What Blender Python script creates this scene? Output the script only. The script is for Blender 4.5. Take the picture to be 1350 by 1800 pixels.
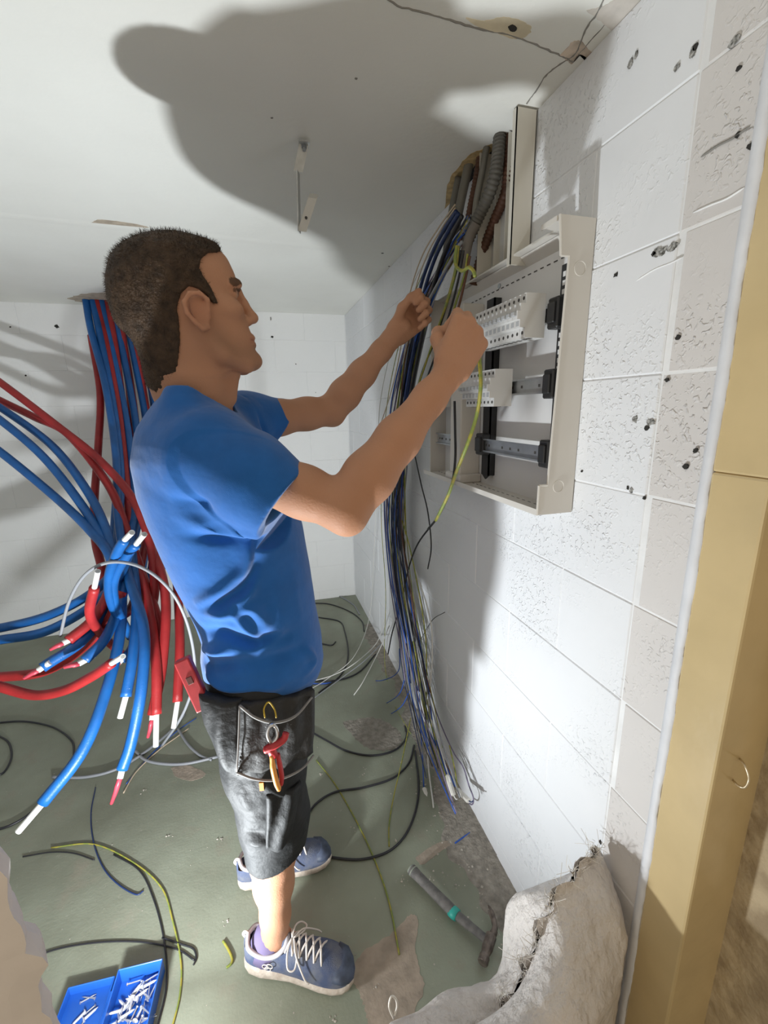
import bpy, bmesh, math, random
import numpy as np
from mathutils import Matrix, Vector

for _o in list(bpy.data.objects):
    bpy.data.objects.remove(_o)
SC = bpy.context.scene
COL = SC.collection

# ------------------------------------------------------------------ camera
F_PX = 761.7                                   # focal length in pixels of the 1350 x 1800 frame
YAW, PITCH, ROLL = 0.275497, -0.236181, -0.018963
CAM = np.array([0.0, 0.0, 1.42])
_cy, _sy, _cp, _sp = math.cos(YAW), math.sin(YAW), math.cos(PITCH), math.sin(PITCH)
_fw = np.array([_sy*_cp, _cy*_cp, _sp]); _r0 = np.array([_cy, -_sy, 0.0]); _u0 = np.cross(_r0, _fw)
_rt = math.cos(ROLL)*_r0 + math.sin(ROLL)*_u0
_up = -math.sin(ROLL)*_r0 + math.cos(ROLL)*_u0
cd = bpy.data.cameras.new('camera'); cam = bpy.data.objects.new('camera', cd); COL.objects.link(cam)
cd.sensor_fit = 'HORIZONTAL'; cd.sensor_width = 36.0; cd.lens = F_PX/1350*36
cd.clip_start = 0.02
M = Matrix.Identity(4)
for i in range(3):
    M[i][0] = _rt[i]; M[i][1] = _up[i]; M[i][2] = -_fw[i]; M[i][3] = CAM[i]
cam.matrix_world = M
SC.camera = cam

# ------------------------------------------------------------------ light
W = bpy.data.worlds.new('world'); SC.world = W; W.use_nodes = True
_bg = W.node_tree.nodes['Background']
_bg.inputs[0].default_value = (1.0, 0.87, 0.70, 1); _bg.inputs[1].default_value = 0.50
LAMP = (-0.42, 0.66, 0.22)                     # the work lamp standing on the floor just inside the doorway
ld = bpy.data.lights.new('work_lamp_light', 'AREA'); ld.shape = 'DISK'; ld.size = 0.062; ld.energy = 18.0; ld.color = (0.91, 0.965, 1.0)   # flood head tilted up into the room
lo = bpy.data.objects.new('work_lamp_light', ld); COL.objects.link(lo); lo.location = LAMP
lo.rotation_euler = Vector((0.10, 0.63, 0.77)).to_track_quat('-Z', 'Y').to_euler()
sd = bpy.data.lights.new('added_floor_fill', 'POINT'); sd.energy = 6.0; sd.color = ld.color; sd.shadow_soft_size = 0.03   # added point light, lifts the floor that the tilted flood misses
so_ = bpy.data.objects.new('added_floor_fill', sd); COL.objects.link(so_); so_.location = LAMP
try: SC.cycles.max_bounces = 14; SC.cycles.diffuse_bounces = 8
except Exception: pass
vs = SC.view_settings
vs.view_transform = 'Standard'; vs.look = 'None'; vs.gamma = 1.0; vs.exposure = 0.54
try: vs.use_curve_mapping = False
except Exception: pass

# ------------------------------------------------------------------ room measures
XR, YB, ZC = 0.6286, 3.0934, 2.0329            # right wall, back wall, ceiling
XL = -2.5

def ray(px, py): return _fw*F_PX + _rt*(px-675.0) + _up*(900.0-py)
def _on(px, py, ax, v):
    d = ray(px, py); return CAM + d*((v-CAM[ax])/d[ax])
def aX(px, py, x): return _on(px, py, 0, x)
def aY(px, py, y): return _on(px, py, 1, y)
def aZ(px, py, z): return _on(px, py, 2, z)
def V(*a): return np.array(a, float)
def nrm(v): return np.asarray(v, float)/max(1e-9, np.linalg.norm(v))

# ------------------------------------------------------------------ materials
MATS = {}
def mat(name, col, rough=0.6, var=0.0, vscale=20.0, bump=0.0, bscale=120.0, metal=0.0, spec=0.5, col2=None,
        bump2=0.0, bscale2=15.0, trans=0.0, alpha=1.0, attr=False, stretch=None, sheen=0.0, detail=4.0, lo=0.35, hi=0.65, sss=0.0):
    if name in MATS: return MATS[name]
    m = bpy.data.materials.new(name); m.use_nodes = True
    nt = m.node_tree; N = nt.nodes; L = nt.links
    b = N['Principled BSDF']
    b.inputs['Roughness'].default_value = rough; b.inputs['Metallic'].default_value = metal
    b.inputs['Specular IOR Level'].default_value = spec
    if sheen: b.inputs['Sheen Weight'].default_value = sheen
    if sss:
        b.inputs['Subsurface Weight'].default_value = sss; b.inputs['Subsurface Radius'].default_value = (0.012, 0.005, 0.003)
        b.inputs['Subsurface Scale'].default_value = 0.5
    tc = N.new('ShaderNodeTexCoord')
    geo = N.new('ShaderNodeNewGeometry')
    src = geo.outputs['Position']
    if stretch:
        mp = N.new('ShaderNodeMapping'); mp.inputs['Scale'].default_value = stretch
        L.new(src, mp.inputs['Vector']); src = mp.outputs['Vector']
    c = (*col, 1); colout = None
    if var or col2:
        n = N.new('ShaderNodeTexNoise'); n.inputs['Scale'].default_value = vscale; n.inputs['Detail'].default_value = detail
        L.new(src, n.inputs['Vector'])
        mr = N.new('ShaderNodeMapRange'); mr.inputs['From Min'].default_value = lo; mr.inputs['From Max'].default_value = hi
        L.new(n.outputs['Fac'], mr.inputs['Value'])
        mx = N.new('ShaderNodeMix'); mx.data_type = 'RGBA'
        c2 = (*(col2 if col2 else [min(1, x*(1+var)) for x in col]), 1)
        c1 = c if col2 else (*[x*(1-var) for x in col], 1)
        mx.inputs[6].default_value = c1; mx.inputs[7].default_value = c2
        L.new(mr.outputs['Result'], mx.inputs[0]); colout = mx.outputs[2]
    if attr:
        at = N.new('ShaderNodeAttribute'); at.attribute_name = 'Col'
        if colout is not None:
            mm = N.new('ShaderNodeMix'); mm.data_type = 'RGBA'; mm.blend_type = 'MULTIPLY'; mm.inputs[0].default_value = 1
            L.new(colout, mm.inputs[6]); L.new(at.outputs['Color'], mm.inputs[7]); colout = mm.outputs[2]
        else: colout = at.outputs['Color']
    if colout is not None: L.new(colout, b.inputs['Base Color'])
    else: b.inputs['Base Color'].default_value = c
    prev = None
    for st, scn in ((bump, bscale), (bump2, bscale2)):
        if st:
            n = N.new('ShaderNodeTexNoise'); n.inputs['Scale'].default_value = scn; n.inputs['Detail'].default_value = 3
            L.new(src, n.inputs['Vector'])
            bp = N.new('ShaderNodeBump'); bp.inputs['Strength'].default_value = 1.0; bp.inputs['Distance'].default_value = st
            L.new(n.outputs['Fac'], bp.inputs['Height'])
            if prev: L.new(prev, bp.inputs['Normal'])
            prev = bp.outputs['Normal']
    if prev: L.new(prev, b.inputs['Normal'])
    if trans: b.inputs['Transmission Weight'].default_value = trans
    if alpha < 1: b.inputs['Alpha'].default_value = alpha
    MATS[name] = m
    return m

def block_mat(name, col, col2, pit, bump, fine):
    """painted concrete block: worm-like pits and ridges under thick paint"""
    m = mat(name, col, rough=0.62, col2=col2, vscale=2.2, lo=0.3, hi=0.75, spec=0.35)
    nt = m.node_tree; N = nt.nodes; L = nt.links; b = N['Principled BSDF']
    geo = [n for n in N if n.bl_idname == 'ShaderNodeNewGeometry'][0]
    n1 = N.new('ShaderNodeTexNoise'); n1.inputs['Scale'].default_value = 120; n1.inputs['Detail'].default_value = 1.2; n1.inputs['Distortion'].default_value = 0.6
    n2 = N.new('ShaderNodeTexNoise'); n2.inputs['Scale'].default_value = 4.2; n2.inputs['Detail'].default_value = 2
    n3 = N.new('ShaderNodeTexNoise'); n3.inputs['Scale'].default_value = 9; n3.inputs['Detail'].default_value = 3
    for n in (n1, n2, n3): L.new(geo.outputs['Position'], n.inputs['Vector'])
    r1 = N.new('ShaderNodeMapRange'); r1.inputs['From Min'].default_value = 0.55; r1.inputs['From Max'].default_value = 0.76
    L.new(n1.outputs['Fac'], r1.inputs['Value'])
    r2 = N.new('ShaderNodeMapRange'); r2.inputs['From Min'].default_value = 0.42; r2.inputs['From Max'].default_value = 0.6
    L.new(n2.outputs['Fac'], r2.inputs['Value'])
    mu = N.new('ShaderNodeMath'); mu.operation = 'MULTIPLY'; L.new(r1.outputs[0], mu.inputs[0]); L.new(r2.outputs[0], mu.inputs[1])
    bp = N.new('ShaderNodeBump'); bp.inputs['Distance'].default_value = bump; L.new(mu.outputs[0], bp.inputs['Height'])
    bp2 = N.new('ShaderNodeBump'); bp2.inputs['Distance'].default_value = fine; L.new(n3.outputs['Fac'], bp2.inputs['Height'])
    L.new(bp.outputs['Normal'], bp2.inputs['Normal']); L.new(bp2.outputs['Normal'], b.inputs['Normal'])
    return m

m_block = block_mat('white_painted_block', (0.79, 0.80, 0.82), (0.73, 0.74, 0.76), 1, 0.0019, 0.003)
m_strip = block_mat('greyer_strip_block', (0.68, 0.65, 0.63), (0.60, 0.58, 0.57), 1, 0.0024, 0.003)  # greyer, warmer tone for the blocks next to the door frame
m_backblock = block_mat('white_painted_smooth_block', (0.88, 0.88, 0.87), (0.84, 0.84, 0.83), 1, 0.0007, 0.003)
m_mortar = mat('painted_mortar', (0.80, 0.80, 0.80), 0.7, var=0.06, vscale=12, bump=0.001, bscale=60)
m_ceil = mat('ceiling_paint', (0.82, 0.82, 0.775), 0.75, col2=(0.76, 0.755, 0.71), vscale=1.8, bump=0.0006, bscale=70, bump2=0.004, bscale2=5, spec=0.2)
m_crack = mat('crack_dark', (0.24, 0.23, 0.21), 0.9)
m_stain = mat('ceiling_stain_beige', (0.66, 0.58, 0.42), 0.9, var=0.12, vscale=18)
m_filler = mat('ceiling_filler_patch', (0.45, 0.38, 0.30), 0.9, var=0.18, vscale=40)
m_peel = mat('peeled_plaster', (0.55, 0.46, 0.38), 0.9, var=0.25, vscale=30, bump=0.002, bscale=60)
m_hole = mat('hole_dark', (0.03, 0.028, 0.025), 0.95)
m_foam = mat('expanding_foam', (0.50, 0.36, 0.17), 0.8, var=0.3, vscale=35, bump=0.004, bscale=60)
m_cream = mat('cream_gloss_paint', (0.60, 0.465, 0.25), 0.24, var=0.06, vscale=7, bump=0.0006, bscale=30, spec=0.5)
m_concrete = mat('rough_concrete', (0.55, 0.45, 0.30), 0.9, col2=(0.36, 0.28, 0.18), vscale=26, bump=0.006, bscale=55, bump2=0.008, bscale2=14)
m_bead = mat('white_paint_bead', (0.74, 0.745, 0.77), 0.7, var=0.05, vscale=20)
m_plaster = mat('torn_plaster', (0.70, 0.64, 0.60), 0.85, var=0.06, vscale=9, bump=0.001, bscale=50)

def floor_mat():
    m = mat('green_floor_paint', (0.30, 0.325, 0.25), 0.50, col2=(0.20, 0.21, 0.155), vscale=2.4, bump=0.0007, bscale=140, bump2=0.003, bscale2=9, spec=0.4)
    nt = m.node_tree; N = nt.nodes; L = nt.links; b = N['Principled BSDF']
    geo = [n for n in N if n.bl_idname == 'ShaderNodeNewGeometry'][0]
    old = b.inputs['Base Color'].links[0].from_socket
    # scuffs and dried pale splashes
    n1 = N.new('ShaderNodeTexNoise'); n1.inputs['Scale'].default_value = 38; n1.inputs['Detail'].default_value = 6; n1.inputs['Roughness'].default_value = 0.7
    L.new(geo.outputs['Position'], n1.inputs['Vector'])
    r1 = N.new('ShaderNodeMapRange'); r1.inputs['From Min'].default_value = 0.63; r1.inputs['From Max'].default_value = 0.74; r1.inputs['To Max'].default_value = 0.55
    L.new(n1.outputs['Fac'], r1.inputs['Value'])
    mx = N.new('ShaderNodeMix'); mx.data_type = 'RGBA'; mx.inputs[7].default_value = (0.42, 0.40, 0.34, 1)
    L.new(r1.outputs[0], mx.inputs[0]); L.new(old, mx.inputs[6])
    n2 = N.new('ShaderNodeTexNoise'); n2.inputs['Scale'].default_value = 6.5; n2.inputs['Detail'].default_value = 7; n2.inputs['Roughness'].default_value = 0.65
    L.new(geo.outputs['Position'], n2.inputs['Vector'])
    r2 = N.new('ShaderNodeMapRange'); r2.inputs['From Min'].default_value = 0.56; r2.inputs['From Max'].default_value = 0.72; r2.inputs['To Max'].default_value = 0.6
    L.new(n2.outputs['Fac'], r2.inputs['Value'])
    mx2 = N.new('ShaderNodeMix'); mx2.data_type = 'RGBA'; mx2.inputs[7].default_value = (0.28, 0.245, 0.19, 1)
    L.new(r2.outputs[0], mx2.inputs[0]); L.new(mx.outputs[2], mx2.inputs[6])
    L.new(mx2.outputs[2], b.inputs['Base Color'])
    return m
m_floor = floor_mat()
m_bare = mat('bare_screed', (0.40, 0.33, 0.26), 0.9, col2=(0.28, 0.235, 0.185), vscale=22, bump=0.002, bscale=90)
m_rubble = mat('mortar_dust', (0.33, 0.30, 0.255), 0.95, col2=(0.22, 0.20, 0.17), vscale=45, bump=0.006, bscale=75)

# ------------------------------------------------------------------ mesh helpers
def link(name, me, mt=None, parent=None, smooth=False):
    o = bpy.data.objects.new(name, me); COL.objects.link(o)
    if mt is not None and not me.materials: me.materials.append(mt)
    if smooth and len(me.polygons): me.polygons.foreach_set('use_smooth', [True]*len(me.polygons))
    if parent is not None: o.parent = parent
    return o
def mesh(name, vf, mt=None, parent=None, smooth=False):
    me = bpy.data.meshes.new(name)
    v, f = vf
    me.from_pydata([tuple(map(float, p)) for p in v], [], [tuple(map(int, q)) for q in f]); me.update()
    return link(name, me, mt, parent, smooth)
def tag(o, label=None, cat=None, group=None, kind=None):
    if label: o['label'] = label
    if cat: o['category'] = cat
    if group: o['group'] = group
    if kind: o['kind'] = kind
    return o
def empty(name, loc=(0, 0, 0)):
    o = bpy.data.objects.new(name, None); COL.objects.link(o); o.location = tuple(map(float, loc)); o.empty_display_size = 0.05
    return o
def keep(child, par):
    """parent keeping the world position (parents here are empties without rotation)"""
    child.parent = par; child.matrix_parent_inverse = Matrix.Translation(-par.location)
    return child
def join(*vfs):
    v = []; f = []
    for a, b in vfs:
        n = len(v); v += [tuple(p) for p in a]; f += [tuple(i+n for i in q) for q in b]
    return v, f
def boxv(x0, x1, y0, y1, z0, z1, bev=0.0, seg=1):
    if bev <= 0:
        v = [(x0,y0,z0),(x1,y0,z0),(x1,y1,z0),(x0,y1,z0),(x0,y0,z1),(x1,y0,z1),(x1,y1,z1),(x0,y1,z1)]
        return v, [(0,3,2,1),(4,5,6,7),(0,1,5,4),(1,2,6,5),(2,3,7,6),(3,0,4,7)]
    bm = bmesh.new(); bmesh.ops.create_cube(bm, size=1)
    for w in bm.verts:
        w.co = ((x0+x1)/2+w.co.x*(x1-x0), (y0+y1)/2+w.co.y*(y1-y0), (z0+z1)/2+w.co.z*(z1-z0))
    bmesh.ops.bevel(bm, geom=list(bm.edges), offset=bev, segments=seg, profile=0.5, affect='EDGES')
    bm.verts.index_update()
    r = ([tuple(w.co) for w in bm.verts], [tuple(x.index for x in q.verts) for q in bm.faces]); bm.free()
    return r
def obox(c, ax, ay, az, sx, sy, sz, bev=0.0, seg=1):
    """oriented box: centre, three unit axes, full sizes"""
    v, f = boxv(-sx/2, sx/2, -sy/2, sy/2, -sz/2, sz/2, bev, seg)
    c = np.asarray(c, float)
    return [tuple(c+p[0]*np.asarray(ax)+p[1]*np.asarray(ay)+p[2]*np.asarray(az)) for p in v], f
def spline(pts, n=8):
    P = [np.asarray(p, float) for p in pts]
    if len(P) < 3:
        return [P[0]+(P[-1]-P[0])*t for t in np.linspace(0, 1, n+1)]
    P = [2*P[0]-P[1]]+P+[2*P[-1]-P[-2]]; out = []
    for i in range(1, len(P)-2):
        a, b, c, d = P[i-1:i+3]
        for t in np.linspace(0, 1, n, endpoint=False):
            out.append(0.5*((2*b)+(-a+c)*t+(2*a-5*b+4*c-d)*t*t+(-a+3*b-3*c+d)*t**3))
    out.append(P[-2]); return out
def tubev(pts, r, sides=8, cap=True, flat=1.0):
    """swept tube; r a number or a list; returns verts, faces"""
    P = [np.asarray(p, float) for p in pts]; n = len(P)
    R = [r]*n if np.isscalar(r) else list(r)
    T = [nrm(P[min(i+1, n-1)]-P[max(i-1, 0)]) for i in range(n)]
    ref = V(0, 0, 1) if abs(T[0][2]) < 0.9 else V(1, 0, 0)
    N0 = nrm(np.cross(T[0], ref)); v = []; f = []
    for i in range(n):
        N0 = nrm(N0-T[i]*np.dot(N0, T[i])); B = np.cross(T[i], N0)
        for k in range(sides):
            a = 2*math.pi*k/sides
            v.append(P[i]+(N0*math.cos(a)+B*math.sin(a)*flat)*R[i])
    for i in range(n-1):
        for k in range(sides):
            k2 = (k+1) % sides
            f.append((i*sides+k, i*sides+k2, (i+1)*sides+k2, (i+1)*sides+k))
    if cap:
        f.append(tuple(reversed(range(sides)))); f.append(tuple(range((n-1)*sides, n*sides)))
    return v, f
def cylv(p0, p1, r, sides=12, r1=None):
    return tubev([p0, p1], [r, r if r1 is None else r1], sides)
def ringtube(p0, p1, r_out, r_in, sides=12):
    """a short pipe with an open bore at p1"""
    p0 = np.asarray(p0, float); p1 = np.asarray(p1, float); d = nrm(p1-p0)
    return tubev([p0, p1, p1, p1-d*0.012], [r_out, r_out, r_in, r_in], sides)
def patch(name, poly, z_or_fn, mt, parent, up=1, jag=0.0, seed=1, n=60, thick=0.0006):
    """irregular thin patch: closed outline of 3-D points (already on the surface); slightly proud of it"""
    rnd = random.Random(seed)
    P = spline(list(poly)+[poly[0]], max(2, n//len(poly)))[:-1]
    c = sum(P)/len(P); out = []
    for p in P:
        out.append(c+(p-c)*(1+rnd.uniform(-jag, jag)))
    nr = np.asarray(z_or_fn, float)
    v = [tuple(c+nr*thick)]+[tuple(p+nr*thick) for p in out]+[tuple(p-nr*0.002) for p in out]
    k = len(out); f = []
    for i in range(k):
        j = (i+1) % k
        f.append((0, 1+i, 1+j)); f.append((1+i, 1+k+i, 1+k+j, 1+j))
    return mesh(name, (v, f), mt, parent)

# ------------------------------------------------------------------ signed-distance modelling (used for the body and the clothes)
def noise3(P, s, seed=0):
    """cheap smooth noise from a few random sines"""
    rs = np.random.RandomState(seed); out = np.zeros(len(P))
    for k in range(9):
        d = rs.normal(size=3); d /= np.linalg.norm(d); ph = rs.uniform(0, 6.28); fr = s*rs.uniform(0.6, 1.7)
        out += np.sin(P@d*fr+ph+1.3*np.sin(P@np.roll(d, 1)*fr*0.7+ph*2))
    return out/9
class SDF:
    def __init__(s, lo, hi, h):
        s.lo = np.array(lo, float); s.h = h
        s.n = np.ceil((np.array(hi)-s.lo)/h).astype(int)+1
        s.F = np.full(s.n, 0.5, np.float32)
    def _box(s, lo, hi):
        a = np.clip(np.floor((np.asarray(lo)-s.lo)/s.h).astype(int), 0, s.n-1)
        b = np.clip(np.ceil((np.asarray(hi)-s.lo)/s.h).astype(int)+1, 1, s.n)
        sl = tuple(slice(i, j) for i, j in zip(a, b))
        ax = [(s.lo[i]+s.h*np.arange(a[i], b[i])).astype(np.float32) for i in range(3)]
        return sl, np.meshgrid(*ax, indexing='ij', sparse=True)
    def add(s, fn, lo, hi, k=0.01, sub=False):
        pad = k+3*s.h
        sl, (x, y, z) = s._box(np.asarray(lo)-pad, np.asarray(hi)+pad)
        if 0 in s.F[sl].shape: return
        d = fn(x, y, z); A = s.F[sl]
        if sub:
            d = -d; hh = np.maximum(k-np.abs(A-d), 0)/max(k, 1e-6); s.F[sl] = np.maximum(A, d)+hh*hh*k/4
        else:
            hh = np.maximum(k-np.abs(A-d), 0)/max(k, 1e-6); s.F[sl] = np.minimum(A, d)-hh*hh*k/4
    def cap(s, a, b, ra, rb, k=0.01, sub=False):
        a = np.asarray(a, float); b = np.asarray(b, float); ab = b-a; L2 = max(1e-9, ab@ab)
        def fn(x, y, z):
            t = np.clip(((x-a[0])*ab[0]+(y-a[1])*ab[1]+(z-a[2])*ab[2])/L2, 0, 1)
            return np.sqrt((x-a[0]-t*ab[0])**2+(y-a[1]-t*ab[1])**2+(z-a[2]-t*ab[2])**2)-(ra+(rb-ra)*t)
        r = max(ra, rb); s.add(fn, np.minimum(a, b)-r, np.maximum(a, b)+r, k, sub)
    def chain(s, pts, rs, k=0.01, sub=False):
        for i in range(len(pts)-1): s.cap(pts[i], pts[i+1], rs[i], rs[i+1], k, sub)
    def ell(s, c, r, k=0.01, sub=False, ax=None):
        c = np.asarray(c, float); r = np.asarray(r, float); A = np.eye(3) if ax is None else np.asarray(ax, float)
        def fn(x, y, z):
            p = [(x-c[0])*A[i][0]+(y-c[1])*A[i][1]+(z-c[2])*A[i][2] for i in range(3)]
            q = np.sqrt((p[0]/r[0])**2+(p[1]/r[1])**2+(p[2]/r[2])**2)
            return (q-1)*r.min()
        R = r.max() if ax is not None else r
        s.add(fn, c-R, c+R, k, sub)
    def loft(s, Z, xb, xf, w, yc, k=0.01, n=2.3, sub=False, grow=0.0):
        Z = np.asarray(Z, float); xb = np.asarray(xb, float)-grow; xf = np.asarray(xf, float)+grow; w = np.asarray(w, float)+grow
        yc = np.full(len(Z), yc) if np.isscalar(yc) else np.asarray(yc, float)
        o = np.argsort(Z); Z, xb, xf, w, yc = Z[o], xb[o], xf[o], w[o], yc[o]
        def fn(x, y, z):
            zz = z.ravel(); I = lambda A: np.interp(zz, Z, A).astype(np.float32).reshape(z.shape)
            b_, f_, w_, c_ = I(xb), I(xf), I(w), I(yc)
            a = (f_-b_)/2; xc = (f_+b_)/2
            q = ((np.abs(x-xc)/a)**n+(np.abs(y-c_)/w_)**n)**(1.0/n)
            d = (q-1)*np.minimum(a, w_)
            return np.maximum(d, np.maximum(Z[0]-z, z-Z[-1]))
        s.add(fn, (xb.min(), (yc-w).min(), Z[0]), (xf.max(), (yc+w).max(), Z[-1]), k, sub)
    def mesh(s):
        F = s.F; ins = F < 0
        c = ins[:-1, :-1, :-1].astype(np.uint8)
        for dx, dy, dz in ((1,0,0),(0,1,0),(0,0,1),(1,1,0),(1,0,1),(0,1,1),(1,1,1)):
            c = c+ins[dx:F.shape[0]-1+dx, dy:F.shape[1]-1+dy, dz:F.shape[2]-1+dz]
        act = (c > 0) & (c < 8)
        I = np.argwhere(act); idx = np.full(act.shape, -1, np.int32); idx[tuple(I.T)] = np.arange(len(I))
        co = [(i, j, k) for i in (0, 1) for j in (0, 1) for k in (0, 1)]
        val = {q: F[I[:, 0]+q[0], I[:, 1]+q[1], I[:, 2]+q[2]] for q in co}
        acc = np.zeros((len(I), 3)); cnt = np.zeros(len(I))
        for a in co:
            for ax in range(3):
                if a[ax] == 0:
                    b = list(a); b[ax] = 1; b = tuple(b)
                    va, vb = val[a], val[b]; m = (va < 0) != (vb < 0)
                    t = np.where(m, va/np.where(m, va-vb, 1), 0)
                    p = np.tile(np.array(a, float), (len(I), 1)); p[:, ax] += t
                    acc += p*m[:, None]; cnt += m
        P = s.lo+(I+acc/cnt[:, None])*s.h
        quads = []
        for ax in range(3):
            o1, o2 = [(1, 2), (2, 0), (0, 1)][ax]
            a = np.take(ins, range(F.shape[ax]-1), axis=ax); b = np.take(ins, range(1, F.shape[ax]), axis=ax)
            E = np.argwhere(a != b)
            E = E[(E[:, o1] > 0) & (E[:, o2] > 0) & (E[:, o1] < F.shape[o1]-1) & (E[:, o2] < F.shape[o2]-1)]
            sgn = a[tuple(E.T)]
            def cell(d1, d2):
                q = E.copy(); q[:, o1] -= d1; q[:, o2] -= d2
                return idx[tuple(q.T)]
            q = np.stack([cell(1, 1), cell(0, 1), cell(0, 0), cell(1, 0)], 1)
            q[~sgn] = q[~sgn][:, ::-1]
            quads.append(q)
        Q = np.concatenate(quads); Q = Q[(Q >= 0).all(1)]
        return P, Q
def np_mesh(name, P, Q, mt, parent=None, smooth=True, col=None):
    me = bpy.data.meshes.new(name)
    me.vertices.add(len(P)); me.vertices.foreach_set('co', np.asarray(P, np.float32).ravel())
    me.loops.add(Q.size); me.loops.foreach_set('vertex_index', Q.astype(np.int32).ravel())
    me.polygons.add(len(Q)); me.polygons.foreach_set('loop_start', np.arange(0, Q.size, Q.shape[1], dtype=np.int32))
    me.polygons.foreach_set('use_smooth', np.ones(len(Q), bool))
    me.update(calc_edges=True); me.validate()
    if col is not None:
        at = me.attributes.new('Col', 'FLOAT_COLOR', 'POINT')
        at.data.foreach_set('color', np.concatenate([col, np.ones((len(col), 1))], 1).astype(np.float32).ravel())
    return link(name, me, mt, parent)
def vnormals(P, Q):
    n = np.cross(P[Q[:, 2]]-P[Q[:, 0]], P[Q[:, 3]]-P[Q[:, 1]]); N = np.zeros_like(P)
    for k in range(4): np.add.at(N, Q[:, k], n)
    return N/np.maximum(np.linalg.norm(N, axis=1), 1e-12)[:, None]
def polydist(P, line):
    """distance of points to a 3-D polyline, and the parameter 0..1 along it"""
    L = np.asarray(line, float); best = np.full(len(P), 9.0); par = np.zeros(len(P)); m = len(L)-1
    for i in range(m):
        a = L[i]; d = L[i+1]-a; t = np.clip((P-a)@d/(d@d+1e-12), 0, 1)
        q = np.linalg.norm(P-a-t[:, None]*d, axis=1); k = q < best
        best[k] = q[k]; par[k] = (i+t[k])/m
    return best, par
def polysd(px, pz, poly):
    """signed distance to a closed 2-D polygon (negative inside)"""
    d = np.full(px.shape, 9.0, np.float32); ins = np.zeros(px.shape, bool); n = len(poly)
    for i in range(n):
        (ax_, az_), (bx_, bz_) = poly[i], poly[(i+1) % n]
        ex, ez = bx_-ax_, bz_-az_; t = np.clip(((px-ax_)*ex+(pz-az_)*ez)/(ex*ex+ez*ez+1e-12), 0, 1)
        d = np.minimum(d, np.hypot(px-ax_-t*ex, pz-az_-t*ez))
        cr = ((az_ > pz) != (bz_ > pz)) & (px < ex*(pz-az_)/(ez if abs(ez) > 1e-9 else 1e-9)+ax_)
        ins ^= cr
    return np.where(ins, -d, d)
# ================================================================== THE SETTING
wall_right = mesh('wall_right', boxv(XR+0.0022, XR+0.14, 0.465, YB+0.12, 0, ZC), m_mortar); tag(wall_right, 'white painted concrete block wall carrying the distribution board', kind='structure')
wall_back = mesh('wall_back', boxv(XL-0.1, XR+0.004, YB+0.0018, YB+0.12, 0, ZC), m_mortar); tag(wall_back, 'white painted block wall at the back of the room', kind='structure')
wall_left = mesh('wall_left', boxv(XL-0.1, XL, 0.33, YB, 0, ZC), m_backblock); tag(wall_left, 'white wall on the left outside the picture', kind='structure')
floor = mesh('floor', boxv(XL-0.1, XR+0.3, -0.9, YB+0.12, -0.08, 0), m_floor); tag(floor, 'worn grey-green painted concrete floor', kind='structure')
ceiling = mesh('ceiling', boxv(XL-0.1, XR+0.3, -0.9, YB+0.12, ZC, ZC+0.1), m_ceil); tag(ceiling, 'white painted low ceiling with cracks and filler', kind='structure')

# --- blocks of the right wall: each one a piece, joints recessed
def block_mesh(name, sx, sy, sz, mt, bev):
    me = bpy.data.meshes.new(name); v, f = boxv(-sx/2, sx/2, -sy/2, sy/2, -sz/2, sz/2, bev, 1)
    me.from_pydata(v, [], f); me.update(); me.materials.append(mt); return me
rnd = random.Random(4)
CH, CW, J = 0.2, 0.4, 0.0018
YS = 0.575                                        # where the greyer, warmer-toned strip next to the door frame starts
def lay_blocks(wall, mt, mts, c0, along, L0, L1, split, plane, shift):
    cache = {}
    row = 0; z = shift-CH
    while z < ZC:
        z0, z1 = max(0.0, z), min(ZC, z+CH)
        if z1-z0 > 0.02:
            off = (row % 2)*CW/2
            e = L0-CW+off+c0
            while e < L1:
                parts = [(max(e, L0), min(e+CW, L1), mt)]
                if split is not None and parts[0][0] < split < parts[0][1]:
                    parts = [(parts[0][0], split, mts), (split, parts[0][1], mt)]
                elif split is not None and parts[0][1] <= split: parts = [(parts[0][0], parts[0][1], mts)]
                for a, b, mm in parts:
                    if b-a < 0.012: continue
                    j = J if mm is not mts else J
                    key = (round(b-a, 4), round(z1-z0, 4), mm.name)
                    if key not in cache:
                        if along == 'Y': cache[key] = block_mesh('block', 0.06, b-a-j, z1-z0-j, mm, 0.0020)
                        else: cache[key] = block_mesh('block', b-a-0.0016, 0.06, z1-z0-0.0016, mm, 0.0016)
                    o = bpy.data.objects.new('block', cache[key]); COL.objects.link(o)
                    d = rnd.uniform(-0.0008, 0.0008)+(0.0012 if mm is mts and split is not None else 0)
                    o.location = (plane+0.03+d, (a+b)/2, (z0+z1)/2) if along == 'Y' else ((a+b)/2, plane+0.03+d*0.6, (z0+z1)/2)
                    o.rotation_euler = (0, rnd.uniform(-0.003, 0.003), rnd.uniform(-0.0015, 0.0015)) if along == 'Y' else (rnd.uniform(-.0015, .0015), 0, rnd.uniform(-.001, .001))
                    o.parent = wall
                e += CW
        row += 1; z += CH
lay_blocks(wall_right, m_block, m_strip, 0.10, 'Y', 0.466, YB, YS, XR, 0.065)
lay_blocks(wall_back, m_backblock, m_backblock, 0.05, 'X', XL, XR-0.004, None, YB, 0.065)

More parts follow.
